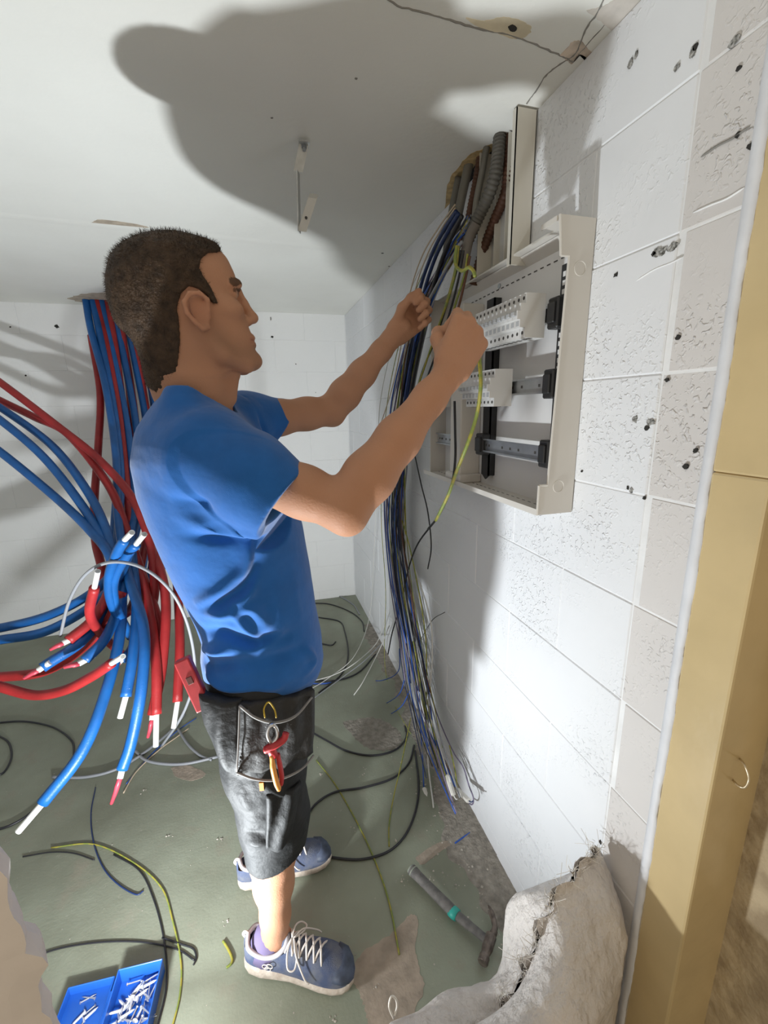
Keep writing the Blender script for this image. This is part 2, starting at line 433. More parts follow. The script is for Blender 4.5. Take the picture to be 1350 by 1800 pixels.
# --- holes and chips in the walls
def chip(pt, normal, size, seed, mt=m_hole, par=wall_right, name='chip', asp=1.0):
    r_ = random.Random(seed); nr = nrm(normal); t1 = nrm(np.cross(nr, V(0, 0, 1))) if abs(nr[2]) < 0.9 else V(1, 0, 0); t2 = np.cross(nr, t1)
    poly = []
    for k in range(9):
        a = 2*math.pi*k/9; q = size*r_.uniform(0.55, 1.1)
        poly.append(np.asarray(pt)+t1*math.cos(a)*q*asp+t2*math.sin(a)*q)
    return patch(name, poly, nr, mt, par, jag=0.12, seed=seed, n=27, thick=0.0009)
m_chipedge = mat('chipped_block', (0.50, 0.49, 0.47), 0.95, col2=(0.08, 0.08, 0.07), vscale=190, bump=0.004, bscale=220)
for i, (px, py, s, a) in enumerate([(1108,112,.0095,.7),(1118,96,.007,.7),(1190,118,.007,.8),(1217,92,.010,.7),(1222,84,.006,1),(1160,441,.010,1.6),(1183,434,.009,1.4),(1149,446,.006,1.3),
        (1083,483,.005,1.5),(1116,737,.0085,1),(1143,742,.009,1.1),(1137,752,.006,1.2),(1110,862,.007,.9),(1104,857,.005,.8),(1132,875,.004,1),(1172,668,.004,1.3),(1191,593,.006,1.0),
        (1290,72,.007,1.4),(1298,120,.004,1.3),(1023,828,.004,1),(1205,820,.005,1.2),(1222,792,.005,1),(1318,258,.006,.7),(1297,236,.005,.8),(1055,1480,.006,.8),(1045,1520,.004,.8)]):
    chip(aX(px, py, XR-0.001), (-1, 0, 0), s*.8, i, m_chipedge if s > .006 else m_hole, asp=a)
m_whiteridge = m_block
for i, (px, py, s) in enumerate([(100,574,.012),(478,592,.009),(476,560,.012),(45,660,.006),(18,575,.005),(520,640,.004),(555,690,.003)]):
    chip(aY(px, py, YB-0.001), (0, -1, 0), s, 70+i, m_hole if i != 2 else m_crack, wall_back, 'drill_hole', 1.0 if i != 2 else 0.45)

# mortar cracks on the strip
for i, pl in enumerate([[(1232,276),(1262,256),(1288,243),(1318,222)],[(1218,374),(1250,360),(1278,349),(1308,330)],[(1118,494),(1150,474),(1180,462),(1200,452)]]):
    P = [aX(x, y, XR-0.0005) for x, y in pl]
    mesh('joint_crack', tubev(spline(P, 4), [0.0006]+[0.0016]*(len(spline(P, 4))-2)+[0.0005], 5), m_crack if i < 1 else m_mortar, wall_right)

# --- ceiling: cracks, stain, filler, screw marks, hole with foam
def crack(pl, w, seed):
    r_ = random.Random(seed)
    P = [aZ(x, y, ZC) for x, y in pl]; S = spline(P, 6); n = len(S)
    S = [p+V(r_.uniform(-1, 1), r_.uniform(-1, 1), 0)*0.0012 for p in S]
    mesh('crack', tubev(S, [w*r_.uniform(0.5, 1.0) for _ in S], 5, flat=1.0), m_crack, ceiling)
crack([(640,-40),(690,5),(745,22),(800,38),(850,52),(900,62),(950,82),(985,97),(1008,108)], 0.0022, 1)
crack([(1068,-20),(1052,18),(1030,52),(1012,92),(985,112),(960,132),(938,165),(925,182)], 0.0022, 2)
crack([(1008,108),(1030,80),(1062,45)], 0.0011, 3)
cl = lambda L: [aZ(x, y, ZC) for x, y in L]
dn = (0, 0, -1)
patch('stain', cl([(818,30),(850,36),(885,30),(915,36),(935,50),(918,66),(895,66),(870,56),(840,46)]), dn, m_stain, ceiling, jag=0.05, seed=3)
patch('screw_hole', cl([(893,46),(901,42),(909,48),(905,54),(897,53)]), dn, m_hole, ceiling, seed=4, thick=0.0015, n=12)
patch('peeled_patch', cl([(985,98),(1003,76),(1020,72),(1032,84),(1042,96),(1044,112),(1036,114),(1030,100),(1016,96),(1006,112),(996,106)]), dn, m_peel, ceiling, jag=0.06, seed=6)
patch('peeled_patch', cl([(1030,18),(1060,10),(1085,-5),(1118,-20),(1125,10),(1112,28),(1090,40),(1075,52),(1060,40)]), dn, mat('old_plaster', (0.60,0.56,0.51), 0.9, var=.1, vscale=30), ceiling, jag=0.05, seed=7)
patch('filler_patch', cl([(160,392),(172,386),(200,388),(235,393),(260,399),(255,403),(225,402),(190,399),(165,398)]), dn, m_filler, ceiling, jag=0.03, seed=8)
for i, (px, py, s) in enumerate([(305,406,.004),(476,424,.004),(590,437,.005),(672,445,.006),(684,468,.006),(692,471,.004),(478,207,.003),(626,138,.003)]):
    chip(aZ(px, py, ZC), (0, 0, -1), s, 90+i, m_hole if i < 4 else m_crack, ceiling, 'screw_hole')
patch('pipe_hole', cl([(118,524),(150,516),(200,514),(250,518),(262,526),(240,533),(190,533),(140,531)]), dn, m_filler, ceiling, jag=0.05, seed=9)
# board joint with a slightly raised filler band
band = [aZ(x, y, ZC) for x, y in [(-60,372),(160,395),(300,408),(420,421),(540,433),(640,443)]]
S = spline(band, 5); vv = []; ff = []
for p in S:
    for dy, dz in ((-0.03, 0.0005), (-0.012, -0.0016), (0.012, -0.0016), (0.03, 0.0005)): vv.append((p[0], p[1]+dy, p[2]+dz))
for i in range(len(S)-1):
    for k in range(3): ff.append((i*4+k, i*4+k+1, i*4+5+k, i*4+4+k))
mesh('joint_band', (vv, ff), m_ceil, ceiling, smooth=True)

# --- floor: bare patches and mortar dust along the wall
fl = lambda L: [aZ(x, y, 0.0) for x, y in L]
upn = (0, 0, 1)
patch('bare_patch', fl([(612,1712),(640,1672),(690,1640),(722,1606),(735,1622),(730,1660),(736,1700),(745,1740),(720,1790),(690,1840),(650,1800),(640,1768),(628,1740)]), upn, m_bare, floor, jag=0.035, seed=11, n=110, thick=0.0008)
patch('bare_patch', fl([(730,1508),(752,1492),(775,1480),(800,1478),(770,1500),(742,1520)]), upn, m_bare, floor, jag=0.05, seed=12, thick=0.0008)
patch('bare_patch', fl([(300,1350),(330,1345),(360,1360),(340,1372),(310,1366)]), upn, m_bare, floor, jag=0.06, seed=13, thick=0.0006)
patch('bare_patch', fl([(600,1270),(660,1262),(705,1290),(690,1318),(640,1312)]), upn, m_rubble, floor, jag=0.06, seed=14, thick=0.0007)
# dust and broken mortar heaped against the base of the wall: real relief, too fine to count
ru = np.random.RandomState(5); ny, nx = 420, 44; yy = np.linspace(0.70, 2.6, ny); ff = []
G = []
for i, y in enumerate(yy):
    wd = 0.080+0.075*math.exp(-((y-1.10)/0.20)**2)+0.02*math.sin(y*9)+0.012*math.sin(y*31+1)+0.006*math.sin(y*83)
    for k in range(nx): G.append((XR+0.01-k/(nx-1)*wd, y, k/(nx-1)))
G = np.array(G); flat2 = np.stack([G[:, 0], G[:, 1], 0*G[:, 0]], 1)
hh = 0.011*(1-G[:, 2])**1.6*np.where(G[:, 1] > 1.7, .5, 1)+(1-G[:, 2]*.85)*(0.0022*noise3(flat2, 110, 21)+0.0022*np.maximum(0, noise3(flat2, 260, 22))+0.0016*noise3(flat2, 500, 23))
hh = np.maximum(hh, 0.0004); hh[G[:, 2] >= .999] = -0.0005
vv = [(a_, b_, h_) for a_, b_, h_ in zip(G[:, 0], G[:, 1], hh)]
for i in range(ny-1):
    for k in range(nx-1): ff.append((i*nx+k, i*nx+k+1, (i+1)*nx+k+1, (i+1)*nx+k))
o = mesh('mortar_dust', (vv, ff), m_rubble, None, True); tag(o, 'grey mortar dust and rubble heaped along the foot of the block wall', 'dust', kind='stuff')

# --- door frame on the right, the masonry beside it, and the torn wall edge on the left
trim = empty('trim_1', (0.66, 0.43, 0)); tag(trim, 'cream gloss painted door jamb', kind='structure')
keep(mesh('jamb', boxv(XR-0.006, 0.735, 0.388, 0.466, 0.0, 1.322, 0.004, 2), m_cream), trim)
keep(mesh('jamb', boxv(XR-0.0055, 0.735, 0.3885, 0.4665, 1.3218, ZC, 0.004, 2), m_cream), trim)
# ragged bead of white wall paint along the jamb
vv = []; ff = []; zz = np.linspace(0.0, ZC, 140); r_ = random.Random(9)
for i, z in enumerate(zz):
    e = 0.4655-r_.uniform(0.0, 0.0025)-0.0015*math.sin(z*23)
    for q in ((XR+0.004, 0.486), (XR-0.0015, 0.485), (XR-0.0068, 0.475), (XR-0.0074, e), (XR+0.001, e)): vv.append((q[0], q[1], z))
for i in range(len(zz)-1):
    for k in range(4): ff.append((i*5+k, (i+1)*5+k, (i+1)*5+k+1, i*5+k+1))
o = mesh('trim_2', (vv, ff), m_bead, smooth=True); tag(o, 'ragged white plaster bead along the door jamb', kind='structure')
wall_corr = mesh('wall_corridor', boxv(0.722, 0.90, -0.9, 0.3885, 0, ZC), m_concrete); tag(wall_corr, 'rough bare concrete wall beside the door jamb', kind='structure')
# rough left wall edge
vv = []; ff = []; zz = np.linspace(0, ZC, 170); r_ = random.Random(21); acc = 0
for i, z in enumerate(zz):
    acc = acc*0.7+r_.uniform(-0.006, 0.006)
    e = -0.288+acc*0.7+0.003*math.sin(z*37)
    if 0.86 < z < 0.885: e += 0.012
    for q in ((XL, 0.41), (e-0.003, 0.41), (e+.022, 0.412), (e+.012+r_.uniform(-.003, .003), 0.435), (e, 0.45), (XL, 0.45)): vv.append((q[0], q[1], z))
n6 = 6
for i in range(len(zz)-1):
    for k in range(n6): ff.append((i*n6+k, i*n6+(k+1) % n6, (i+1)*n6+(k+1) % n6, (i+1)*n6+k))
o = mesh('wall_front', (vv, ff), m_plaster); tag(o, 'torn plaster edge of the wall left of the doorway', kind='structure')
# ================================================================== DISTRIBUTION BOARD
m_encl = mat('enclosure_plastic', (0.64, 0.61, 0.56), 0.42, var=0.02, vscale=5, spec=0.45)
m_enclw = mat('enclosure_back', (0.72, 0.71, 0.70), 0.5, var=0.02, vscale=5)
m_black = mat('black_plastic', (0.016, 0.016, 0.017), 0.45)
m_steel = mat('zinc_rail', (0.42, 0.44, 0.46), 0.32, metal=0.85, var=0.08, vscale=30)
m_brk = mat('breaker_plastic', (0.66, 0.655, 0.64), 0.45)
m_brkgrey = mat('breaker_toggle', (0.40, 0.41, 0.42), 0.4)
m_dark = mat('terminal_dark', (0.05, 0.045, 0.04), 0.6)
Y0, Y1, YM = 0.752, 1.40, 1.115                     # board edges along the wall, and the middle post
Z0, Z1 = 1.197, 1.750; XF = 0.545; XB = XR-0.002
bd = empty('distribution_board', (0.6, 1.07, Z0)); tag(bd, 'open white electrical distribution board half fitted on the block wall', 'electrical panel')
def bp(name, vf, mt, par=None, smooth=False):
    o = mesh(name, vf, mt, None, smooth)
    if par is None: return keep(o, bd)
    o.parent = par; return o
bp('back_plate', boxv(XB-0.006, XB, Y0+0.004, Y1, Z0+0.004, Z1-0.004), m_enclw)
# near side wall: deeper at the top and the bottom, cut back in between
def sidewall(name, y, th):
    pr = [(XB, Z0), (XF-0.002, Z0), (XF-0.002, Z0+0.062), (XF+0.018, Z0+0.062), (XF+0.030, 1.684), (XF+0.012, 1.684), (XF+0.005, Z1), (XB, Z1)]
    n = len(pr); v = [(x, y, z) for x, z in pr]+[(x, y+th, z) for x, z in pr]
    f = [tuple(range(n)), tuple(reversed(range(n, 2*n)))]+[(i, n+i, n+(i+1) % n, (i+1) % n) for i in range(n)]
    return bp(name, (v, f), m_encl)
sw = sidewall('side_wall', Y0, 0.004)
# raised rims along the cut front edge
rim = [(XF-0.002, Z0), (XF-0.002, Z0+0.062), (XF+0.018, Z0+0.062), (XF+0.030, 1.684), (XF+0.012, 1.684), (XF+0.005, Z1)]
for a, b in zip(rim[:-1], rim[1:]):
    mesh('edge_rim', tubev([(a[0], Y0+0.001, a[1]), (b[0], Y0+0.001, b[1])], 0.0024, 6), m_encl, sw)
# knock-out discs moulded into the side wall
for (x, z) in [(0.600, 1.665), (0.589, 1.255)]:
    ring = [(x+0.0125*math.cos(a), Y0-0.0005, z+0.0125*math.sin(a)) for a in np.linspace(0, 2*math.pi, 25)]
    o = mesh('knockout_ring', tubev(ring, 0.0009, 5), m_encl); o.parent = sw
# bottom tray with a front lip, top tray, far side
bp('bottom_wall', boxv(XF, XB, Y0+0.004, Y1, Z0, Z0+0.004), m_encl)
bp('front_lip', boxv(XF-0.003, XF, Y0+0.002, Y1, Z0-0.001, Z0+0.012), m_encl)
bp('top_wall', boxv(XF+0.040, XB, Y0+0.060, Y1, Z1-0.004, Z1), m_encl)
bp('top_flange', join(boxv(XF+0.004, XB-0.01, Y0+0.0045, Y0+0.050, Z1-0.0075, Z1-0.003), boxv(XF+0.001, XF+0.004, Y0+.0045, Y0+0.050, Z1-0.010, Z1-0.001)), m_encl)
bp('far_side_wall', boxv(XF+0.02, XB, Y1-0.004, Y1, Z0, Z1), m_encl)
# sloping ledge inside the top with a perforated tear line
bp('top_ledge', ([(XB-0.006, Y0+.004, 1.725), (XB-0.006, Y1, 1.725), (XB-0.024, Y1, 1.745), (XB-0.024, Y0+.004, 1.745)], [(0, 1, 2, 3)]), m_encl)
for k in range(26):
    y = Y0+0.05+k*0.023
    o = mesh('tear_slot', boxv(XB-0.0072, XB-0.0058, y, y+0.011, 1.7065, 1.7085), m_dark); keep(o, bd)
    o = mesh('tear_slot', boxv(XB-0.035, XB-0.034, y, y+0.011, Z0+0.0035, Z0+0.0048), m_dark); keep(o, bd)
# middle post between the two bays
bp('middle_post', boxv(XF+0.012, XB-0.006, YM+0.035, YM+0.105, Z0+0.004, Z1-0.06, 0.003), m_encl)
bp('post_foot', boxv(XF+0.004, XB-0.006, YM+0.02, YM+0.12, Z0+0.004, Z0+0.03, 0.004), m_encl)
# fixing screws
for (y, z) in [(0.80, 1.715), (1.075, 1.715), (1.07, 1.235), (0.80, 1.235), (1.33, 1.24)]:
    o = mesh('fixing_screw', cylv((XB-0.006, y, z), (XB-0.0085, y, z), 0.006, 10), m_steel); keep(o, bd)
# black uprights with slots and clip blocks
def upright(y, w, za, zb):
    v = []
    u = bp('upright', join(boxv(0.600, 0.6215, y, y+0.0035, za, zb), boxv(0.600, 0.604, y, y+w, za, zb), ([(0.602, y, za), (0.602, y+w, za), (0.602, y+w/2, za-0.012), (0.606, y, za), (0.606, y+w, za), (0.606, y+w/2, za-0.012)], [(0, 1, 2), (3, 5, 4), (0, 2, 5, 3), (2, 1, 4, 5)])), m_black)
    m = int((zb-za)/0.016) if y < 0.9 else 0
    for k in range(m):
        z = za+0.006+k*0.016
        s_ = mesh('slot', boxv(0.5992, 0.6000, y+0.006, y+w-0.006, z, z+0.009), m_enclw); s_.parent = u
    return u
U1 = upright(0.785, 0.020, 1.225, 1.685)
U2 = upright(1.062, 0.038, 1.232, 1.685)
U3 = upright(1.24, 0.02, 1.232, 1.685)
ROWS = [1.595, 1.460, 1.317]
for z in ROWS:
    for (ya, yb) in ((0.780, 0.812), (1.058, 1.098)):
        o = mesh('rail_clip', join(boxv(0.578, 0.602, ya, yb, z-0.028, z+0.030, 0.003), boxv(0.572, 0.580, ya+0.004, yb-0.006, z-0.018, z+0.020, 0.002)), m_black); keep(o, bd)
# DIN rails: top-hat section
def dinrail(ya, yb, z):
    xs = 0.580
    sec = [(xs, -0.0175), (xs, -0.0135), (xs+0.0065, -0.0135), (xs+0.0065, 0.0135), (xs, 0.0135), (xs, 0.0175), (xs+0.001, 0.0175), (xs+0.001, 0.0145), (xs+0.0075, 0.0145), (xs+0.0075, -0.0145), (xs+0.001, -0.0145), (xs+0.001, -0.0175)]
    n = len(sec); v = [(x, ya, z+q) for x, q in sec]+[(x, yb, z+q) for x, q in sec]
    f = [(i, (i+1) % n, n+(i+1) % n, n+i) for i in range(n)]
    r_ = bp('din_rail', (v, f), m_steel)
    for y in (ya+0.02, ya+0.035, ya+0.10, (ya+yb)/2, yb-0.10, yb-0.035, yb-0.02):
        s_ = mesh('rail_hole', boxv(xs+0.0058, xs+0.0064, y-0.003, y+0.003, z-0.003, z+0.003), m_dark); s_.parent = r_
for z in ROWS: dinrail(0.800, 1.072, z)
dinrail(1.245, 1.385, ROWS[2]); dinrail(1.245, 1.385, ROWS[1])

# --- modular breakers, each a thing of its own
MW = 0.0178
def make_breaker(name):
    root = empty(name)
    pr = [(0.0, -0.042), (-0.046, -0.042), (-0.046, -0.0225), (-0.058, -0.0225), (-0.058, -0.008), (-0.0645, -0.008), (-0.0645, 0.008), (-0.058, 0.008), (-0.058, 0.0225), (-0.046, 0.0225), (-0.046, 0.042), (0.0, 0.042)]
    n = len(pr); w = MW-0.0006
    v = [(x, 0, z) for x, z in pr]+[(x, w, z) for x, z in pr]
    f = [tuple(reversed(range(n))), tuple(range(n, 2*n))]+[(i, (i+1) % n, n+(i+1) % n, n+i) for i in range(n)]
    mesh('body', (v, f), m_brk, root)
    mesh('toggle', boxv(-0.0715, -0.063, 0.003, w-0.003, -0.002, 0.0065, 0.0012), m_brkgrey, root)
    for z in (-0.032, 0.033):
        mesh('terminal_screw', cylv((-0.0457, w/2, z), (-0.0464, w/2, z), 0.0036, 8), m_dark, root)
    mesh('cable_port', boxv(-0.034, -0.024, w/2-0.004, w/2+0.004, -0.0427, -0.0418), m_dark, root)
    mesh('label_window', boxv(-0.0586, -0.0578, 0.0035, w-0.0035, -0.020, -0.0105), m_brkgrey, root)
    for y, z in ((0.0008, -0.035), (0.0008, 0.035)):
        pass
    return root
def copy_tree(o, parent=None):
    c = o.copy(); COL.objects.link(c); c.parent = parent
    for ch in list(o.children): copy_tree(ch, c)
    return c
proto = make_breaker('circuit_breaker'); first = True
def place_row(y0, n, z, label, group):
    global first
    for k in range(n):
        o = proto if first else copy_tree(proto); first = False
        o.location = (0.5795+0.0005, y0+k*MW, z); tag(o, label, 'circuit breaker', group)
place_row(0.838, 11, ROWS[0], 'white modular circuit breaker clipped in the upper row of the board', 'breakers in the upper row')
place_row(0.948, 7, ROWS[1], 'white modular circuit breaker clipped in the second row of the board', 'breakers in the second row')
o = copy_tree(proto); o.location = (0.580, 0.820, ROWS[0]); tag(o, 'end unit with plain grey side, rightmost of the upper breaker row', 'circuit breaker')
o = copy_tree(proto); o.location = (0.580, 0.930, ROWS[1]); tag(o, 'end unit with pale side, rightmost of the second breaker row', 'circuit breaker')
for k in range(7):
    o = copy_tree(proto); o.location = (0.580, 1.25+k*MW, ROWS[1]); tag(o, 'white circuit breaker in the far bay behind the wires', 'circuit breaker', 'breakers in the far bay')

# ================================================================== CABLE TRUNKING, CONDUITS
m_trunk = mat('trunking_plastic', (0.60, 0.57, 0.50), 0.5, var=0.02, vscale=6)
m_trunkin = mat('trunking_inside', (0.50, 0.49, 0.46), 0.5)
tr = empty('cable_trunking', (XR-0.02, 1.0, 1.73)); tag(tr, 'short open length of white cable trunking above the board', 'cable trunking')
keep(mesh('near_side', boxv(0.577, XR-0.001, 0.958, 0.9615, 1.728, ZC-0.004, 0.001), m_trunk), tr)
keep(mesh('return_lip', boxv(0.577, 0.580, 0.958, 0.974, 1.728, ZC-0.004, 0.001), m_trunk), tr)
keep(mesh('back', boxv(XR-0.004, XR-0.001, 0.958, 1.135, 1.745, ZC-0.004), m_trunkin), tr)
keep(mesh('far_side', boxv(0.585, XR-0.001, 1.132, 1.135, 1.745, ZC-0.004), m_trunk), tr)
for y in (0.985, 0.998, 1.04, 1.09):
    keep(mesh('rib', boxv(XR-0.020, XR-0.003, y, y+0.0025, 1.745, ZC-0.004), m_trunk), tr)

m_cond = mat('grey_conduit', (0.095, 0.088, 0.075), 0.55, var=0.1, vscale=30)
m_condb = mat('brown_conduit', (0.085, 0.035, 0.018), 0.6, var=0.15, vscale=30)
m_duct = mat('grey_smooth_pipe', (0.17, 0.16, 0.135), 0.5, var=0.08, vscale=25)
def corrugated(name, pts, r, mt, label, group=None):
    S = spline(pts, 22); S2 = []
    d = [0]
    for a, b in zip(S[:-1], S[1:]): d.append(d[-1]+np.linalg.norm(b-a))
    n = int(d[-1]/0.0022); S = np.array(S); t = np.linspace(0, d[-1], n)
    P = np.stack([np.interp(t, d, S[:, i]) for i in range(3)], 1)
    R = [r if (k//2) % 2 == 0 else r*0.87 for k in range(n)]
    o = mesh(name, tubev(P, R, 10), mt, None, True); tag(o, label, 'conduit', group); return o
hole = aZ(850, 285, ZC)
patch('foam_edge', cl([(782,392),(784,340),(800,300),(828,272),(858,256),(888,252),(905,262),(905,300),(890,330),(860,370),(830,405),(800,415)]), dn, m_foam, ceiling, jag=0.03, seed=30, n=80)
patch('cable_hole', cl([(800,380),(806,330),(835,290),(862,268),(888,262),(898,275),(890,310),(860,350),(825,395)]), dn, m_hole, ceiling, jag=0.03, seed=31, n=60, thick=0.0014)
corrugated('corrugated_conduit', [aX(878,262,.60)+V(0,0,.03), aX(872,300,.585), aX(858,345,.575), aX(836,392,.565), aX(822,425,.56)], 0.0155, m_cond, 'grey corrugated conduit, the thickest one at the ceiling hole')
corrugated('corrugated_conduit', [aX(893,266,.62)+V(0,0,.03), aX(890,330,.615), aX(868,390,.61), aX(846,450,.605), aX(832,500,.60)], 0.0125, m_condb, 'brown corrugated conduit hugging the trunking beside the grey one')
corrugated('corrugated_conduit', [aX(845,285,.60)+V(0,0,.03), aX(836,320,.59), aX(826,370,.575), aX(818,420,.565), aX(815,455,.56)], 0.009, m_condb, 'thin brown corrugated conduit left of the thick grey one')
def smoothpipe(name, pts, r, mt, label):
    S = spline(pts, 10)
    o = mesh(name, tubev(S+[S[-1], S[-1]-nrm(S[-1]-S[-2])*0.02], [r]*len(S)+[r*0.85, r*0.85], 12), mt, None, True); tag(o, label, 'conduit'); return o
smoothpipe('grey_pipe', [aX(856,275,.595)+V(0,0,.03), aX(846,310,.58), aX(838,350,.57), aX(834,385,.565)], 0.008, m_duct, 'pale grey slit pipe between the conduits at the ceiling hole')
smoothpipe('grey_pipe', [aX(826,300,.59)+V(0,0,.03), aX(812,345,.575), aX(803,390,.565), aX(797,430,.56)], 0.012, m_duct, 'dull grey pipe stub left of the brown conduit')
smoothpipe('grey_pipe', [aX(806,335,.585)+V(0,0,.03), aX(795,370,.57), aX(787,420,.56), aX(783,470,.555)], 0.0105, mat('grey_pipe_dark', (0.16,0.155,0.135), .55), 'leftmost darker grey pipe hanging from the ceiling hole')
smoothpipe('grey_pipe', [aX(838,392,.563), aX(826,415,.555), aX(818,450,.548), aX(812,478,.545)], 0.0125, mat('tape_wrapped_pipe', (0.16,0.14,0.12), .6), 'dark grey sleeve under the thick corrugated conduit')

# ================================================================== CEILING BRACKET
m_galv = mat('galvanised_strap', (0.55, 0.56, 0.55), 0.4, metal=0.7, var=0.1, vscale=40)
m_galvw = mat('painted_strap', (0.62, 0.61, 0.57), 0.5)
br = empty('ceiling_bracket', aZ(533, 248, ZC)); tag(br, 'bent galvanised metal strap bracket bolted to the ceiling', 'bracket')
T = aZ(533, 252, ZC-0.002); xa, ya_ = T[0], T[1]
def strap(path, w, th, axis):
    """flat strap: path points, width along axis"""
    P = [np.asarray(p, float) for p in path]; ax_ = nrm(axis); v = []; f = []
    for i, p in enumerate(P):
        t = nrm(P[min(i+1, len(P)-1)]-P[max(i-1, 0)]); n_ = nrm(np.cross(t, ax_))
        for a, b in ((-1, -1), (1, -1), (1, 1), (-1, 1)): v.append(p+ax_*a*w/2+n_*b*th/2)
    for i in range(len(P)-1):
        for k in range(4): f.append((i*4+k, i*4+(k+1) % 4, i*4+4+(k+1) % 4, i*4+4+k))
    f.append((3, 2, 1, 0)); n = (len(P)-1)*4; f.append((n, n+1, n+2, n+3)); return v, f
bx_ = nrm((1, 0.25, 0))
A0 = aY(534, 252, 1.19); A1 = aY(524, 302, 1.20); A2 = aY(526, 408, 1.235); B1 = aY(546, 350, 1.22); B2 = aY(551, 330, 1.22)
keep(mesh('foot', join(strap([A0+V(0, -.012, -.001), A0+V(0, .012, -.002)], 0.024, 0.003, (1, 0, 0)), strap([A0+V(0, 0, -.001), A1], 0.022, 0.0025, (1, 0.1, 0))), m_galv), br)
keep(mesh('hanger', strap([A1, A1*.5+A2*.5, A2], 0.022, 0.0025, (0.35, 0.95, 0)), m_galv), br)
keep(mesh('hook', strap([A2+V(.006, -.006, 0), B1+V(.004, -.006, 0), B1+V(.010, .006, .014)], 0.022, 0.0025, (1, 0.1, 0)), m_galvw), br)
keep(mesh('bolt', join(cylv(A0+V(0, 0, -.003), A0+V(0, -.002, -.010), 0.007, 6), cylv(A0+V(0, -.002, -.010), A0+V(0, -.003, -.016), 0.004, 8)), m_steel), br)
q = A2*.6+B1*.4+V(.005, -.0085, 0)
keep(mesh('strap_hole', cylv(q, q+V(0, -.0012, 0), 0.0035, 10), m_dark), br)
# ================================================================== INSULATED PIPES
m_pblue = mat('blue_pipe_sleeve', (0.009, 0.100, 0.33), 0.42, var=0.12, vscale=14, bump=0.0006, bscale=200, spec=0.45)
m_pred = mat('red_pipe_sleeve', (0.33, 0.021, 0.022), 0.45, var=0.15, vscale=14, bump=0.0006, bscale=200, spec=0.4)
m_pwhite = mat('white_pipe_core', (0.74, 0.74, 0.70), 0.35)
m_tape = mat('red_tape', (0.55, 0.06, 0.09), 0.4, var=0.15, vscale=60)
m_bore = m_hole
RP = 0.0180
def pipe(color, pts, label, end=None, tape=None, group=None, r=RP, n=9):
    """pts: (px, py, Y) along the insulated pipe; end: white core to (px,py,Y); tape: red tape to (px,py,Y)"""
    P = [aY(*p) for p in pts]; S = spline(P, n)
    root = empty(color+'_pipe', S[-1]); 
    keep(mesh('sleeve', tubev(S, r, 10), m_pblue if color == 'blue' else m_pred, None, True), root)
    last = S[-1]
    if end is not None:
        E_ = aY(*end); keep(mesh('core', ringtube(last-nrm(E_-last)*0.03, E_, r*0.52, r*0.36, 12), m_pwhite, None, False), root)
        d = nrm(E_-last); keep(mesh('bore', cylv(E_-d*0.0125, E_-d*0.0115, r*0.36, 12), m_bore), root)
        last = E_
    if tape is not None:
        T_ = aY(*tape); mid = (last+T_)/2+V(0.002, 0, 0.002)
        keep(mesh('tape', tubev([last-nrm(T_-last)*0.004, last*.7+T_*.3, mid, T_], [r*0.56, r*0.62, r*0.56, r*0.40], 8, flat=0.75), m_tape, None, True), root)
    tag(root, label, 'pipe', group or 'insulated pipes hanging behind the man')
    return root
YT = 2.97
top = lambda x: (x, 522, YT)
pipe('blue', [top(150), (160,580,2.9), (186,680,2.7), (204,800,2.45), (207,900,2.15), (222,1000,1.85), (252,1100,1.6), (250,1200,1.46), (232,1300,1.40), (215,1352,1.37)], 'long blue pipe whose white end is wrapped in red tape, lowest over the floor', (211,1368,1.36), (196,1412,1.35))
pipe('blue', [top(162), (178,600,2.88), (200,720,2.65), (212,830,2.4), (208,940,2.05), (214,1040,1.8), (210,1120,1.62), (185,1220,1.48), (145,1320,1.38), (75,1412,1.32)], 'long blue pipe curving down to the left with bare grey-white end near the floor', (32,1462,1.30))
pipe('red', [top(170), (186,600,2.9), (208,720,2.68), (222,840,2.4), (232,950,2.05), (258,1050,1.8), (274,1160,1.62), (275,1256,1.52)], 'straight red pipe ending in a long printed white core', (274,1312,1.49))
pipe('blue', [top(178), (196,610,2.9), (222,740,2.66), (236,860,2.35), (232,960,2.0), (240,1060,1.75), (234,1150,1.58), (221,1225,1.5)], 'blue pipe with a bare white core end hanging mid-air above the floor', (211,1262,1.48))
pipe('red', [top(188), (204,620,2.9), (222,760,2.65), (240,860,2.35), (262,940,2.05), (290,1040,1.8), (286,1160,1.64), (268,1256,1.56)], 'red pipe with shredded red tape on its end beside the printed white one', (267,1266,1.55), (260,1296,1.54))
pipe('blue', [top(196), (216,620,2.92), (238,740,2.7), (246,850,2.4), (228,960,2.0), (214,1050,1.75), (186,1120,1.6), (149,1161,1.54)], 'blue pipe turning left to a short white end with red tape', (138,1167,1.53), (112,1173,1.52))
pipe('red', [top(206), (222,640,2.92), (232,760,2.7), (222,880,2.35), (204,1000,1.9), (170,1080,1.68), (120,1126,1.6)], 'red pipe reaching left with taped white end above the blue taped one', (110,1131,1.59), (88,1142,1.58))
pipe('blue', [top(214), (238,640,2.94), (258,760,2.72), (250,880,2.4), (218,1000,1.95), (160,1110,1.66), (74,1174,1.55)], 'blue pipe ending leftmost among the taped ends', (68,1178,1.55), (42,1192,1.54))
pipe('red', [top(224), (246,650,2.94), (268,780,2.7), (284,880,2.4), (306,980,2.08), (316,1110,1.78), (312,1234,1.62)], 'red pipe closest to the man with a crooked white core end', (305,1280,1.58))
pipe('blue', [top(232), (258,640,2.95), (282,760,2.75), (288,880,2.5), (270,980,2.1), (255,1080,1.85), (232,1140,1.7), (214,1160,1.66)], 'blue pipe passing behind the bundle with taped tip', (208,1166,1.65), (200,1172,1.64))
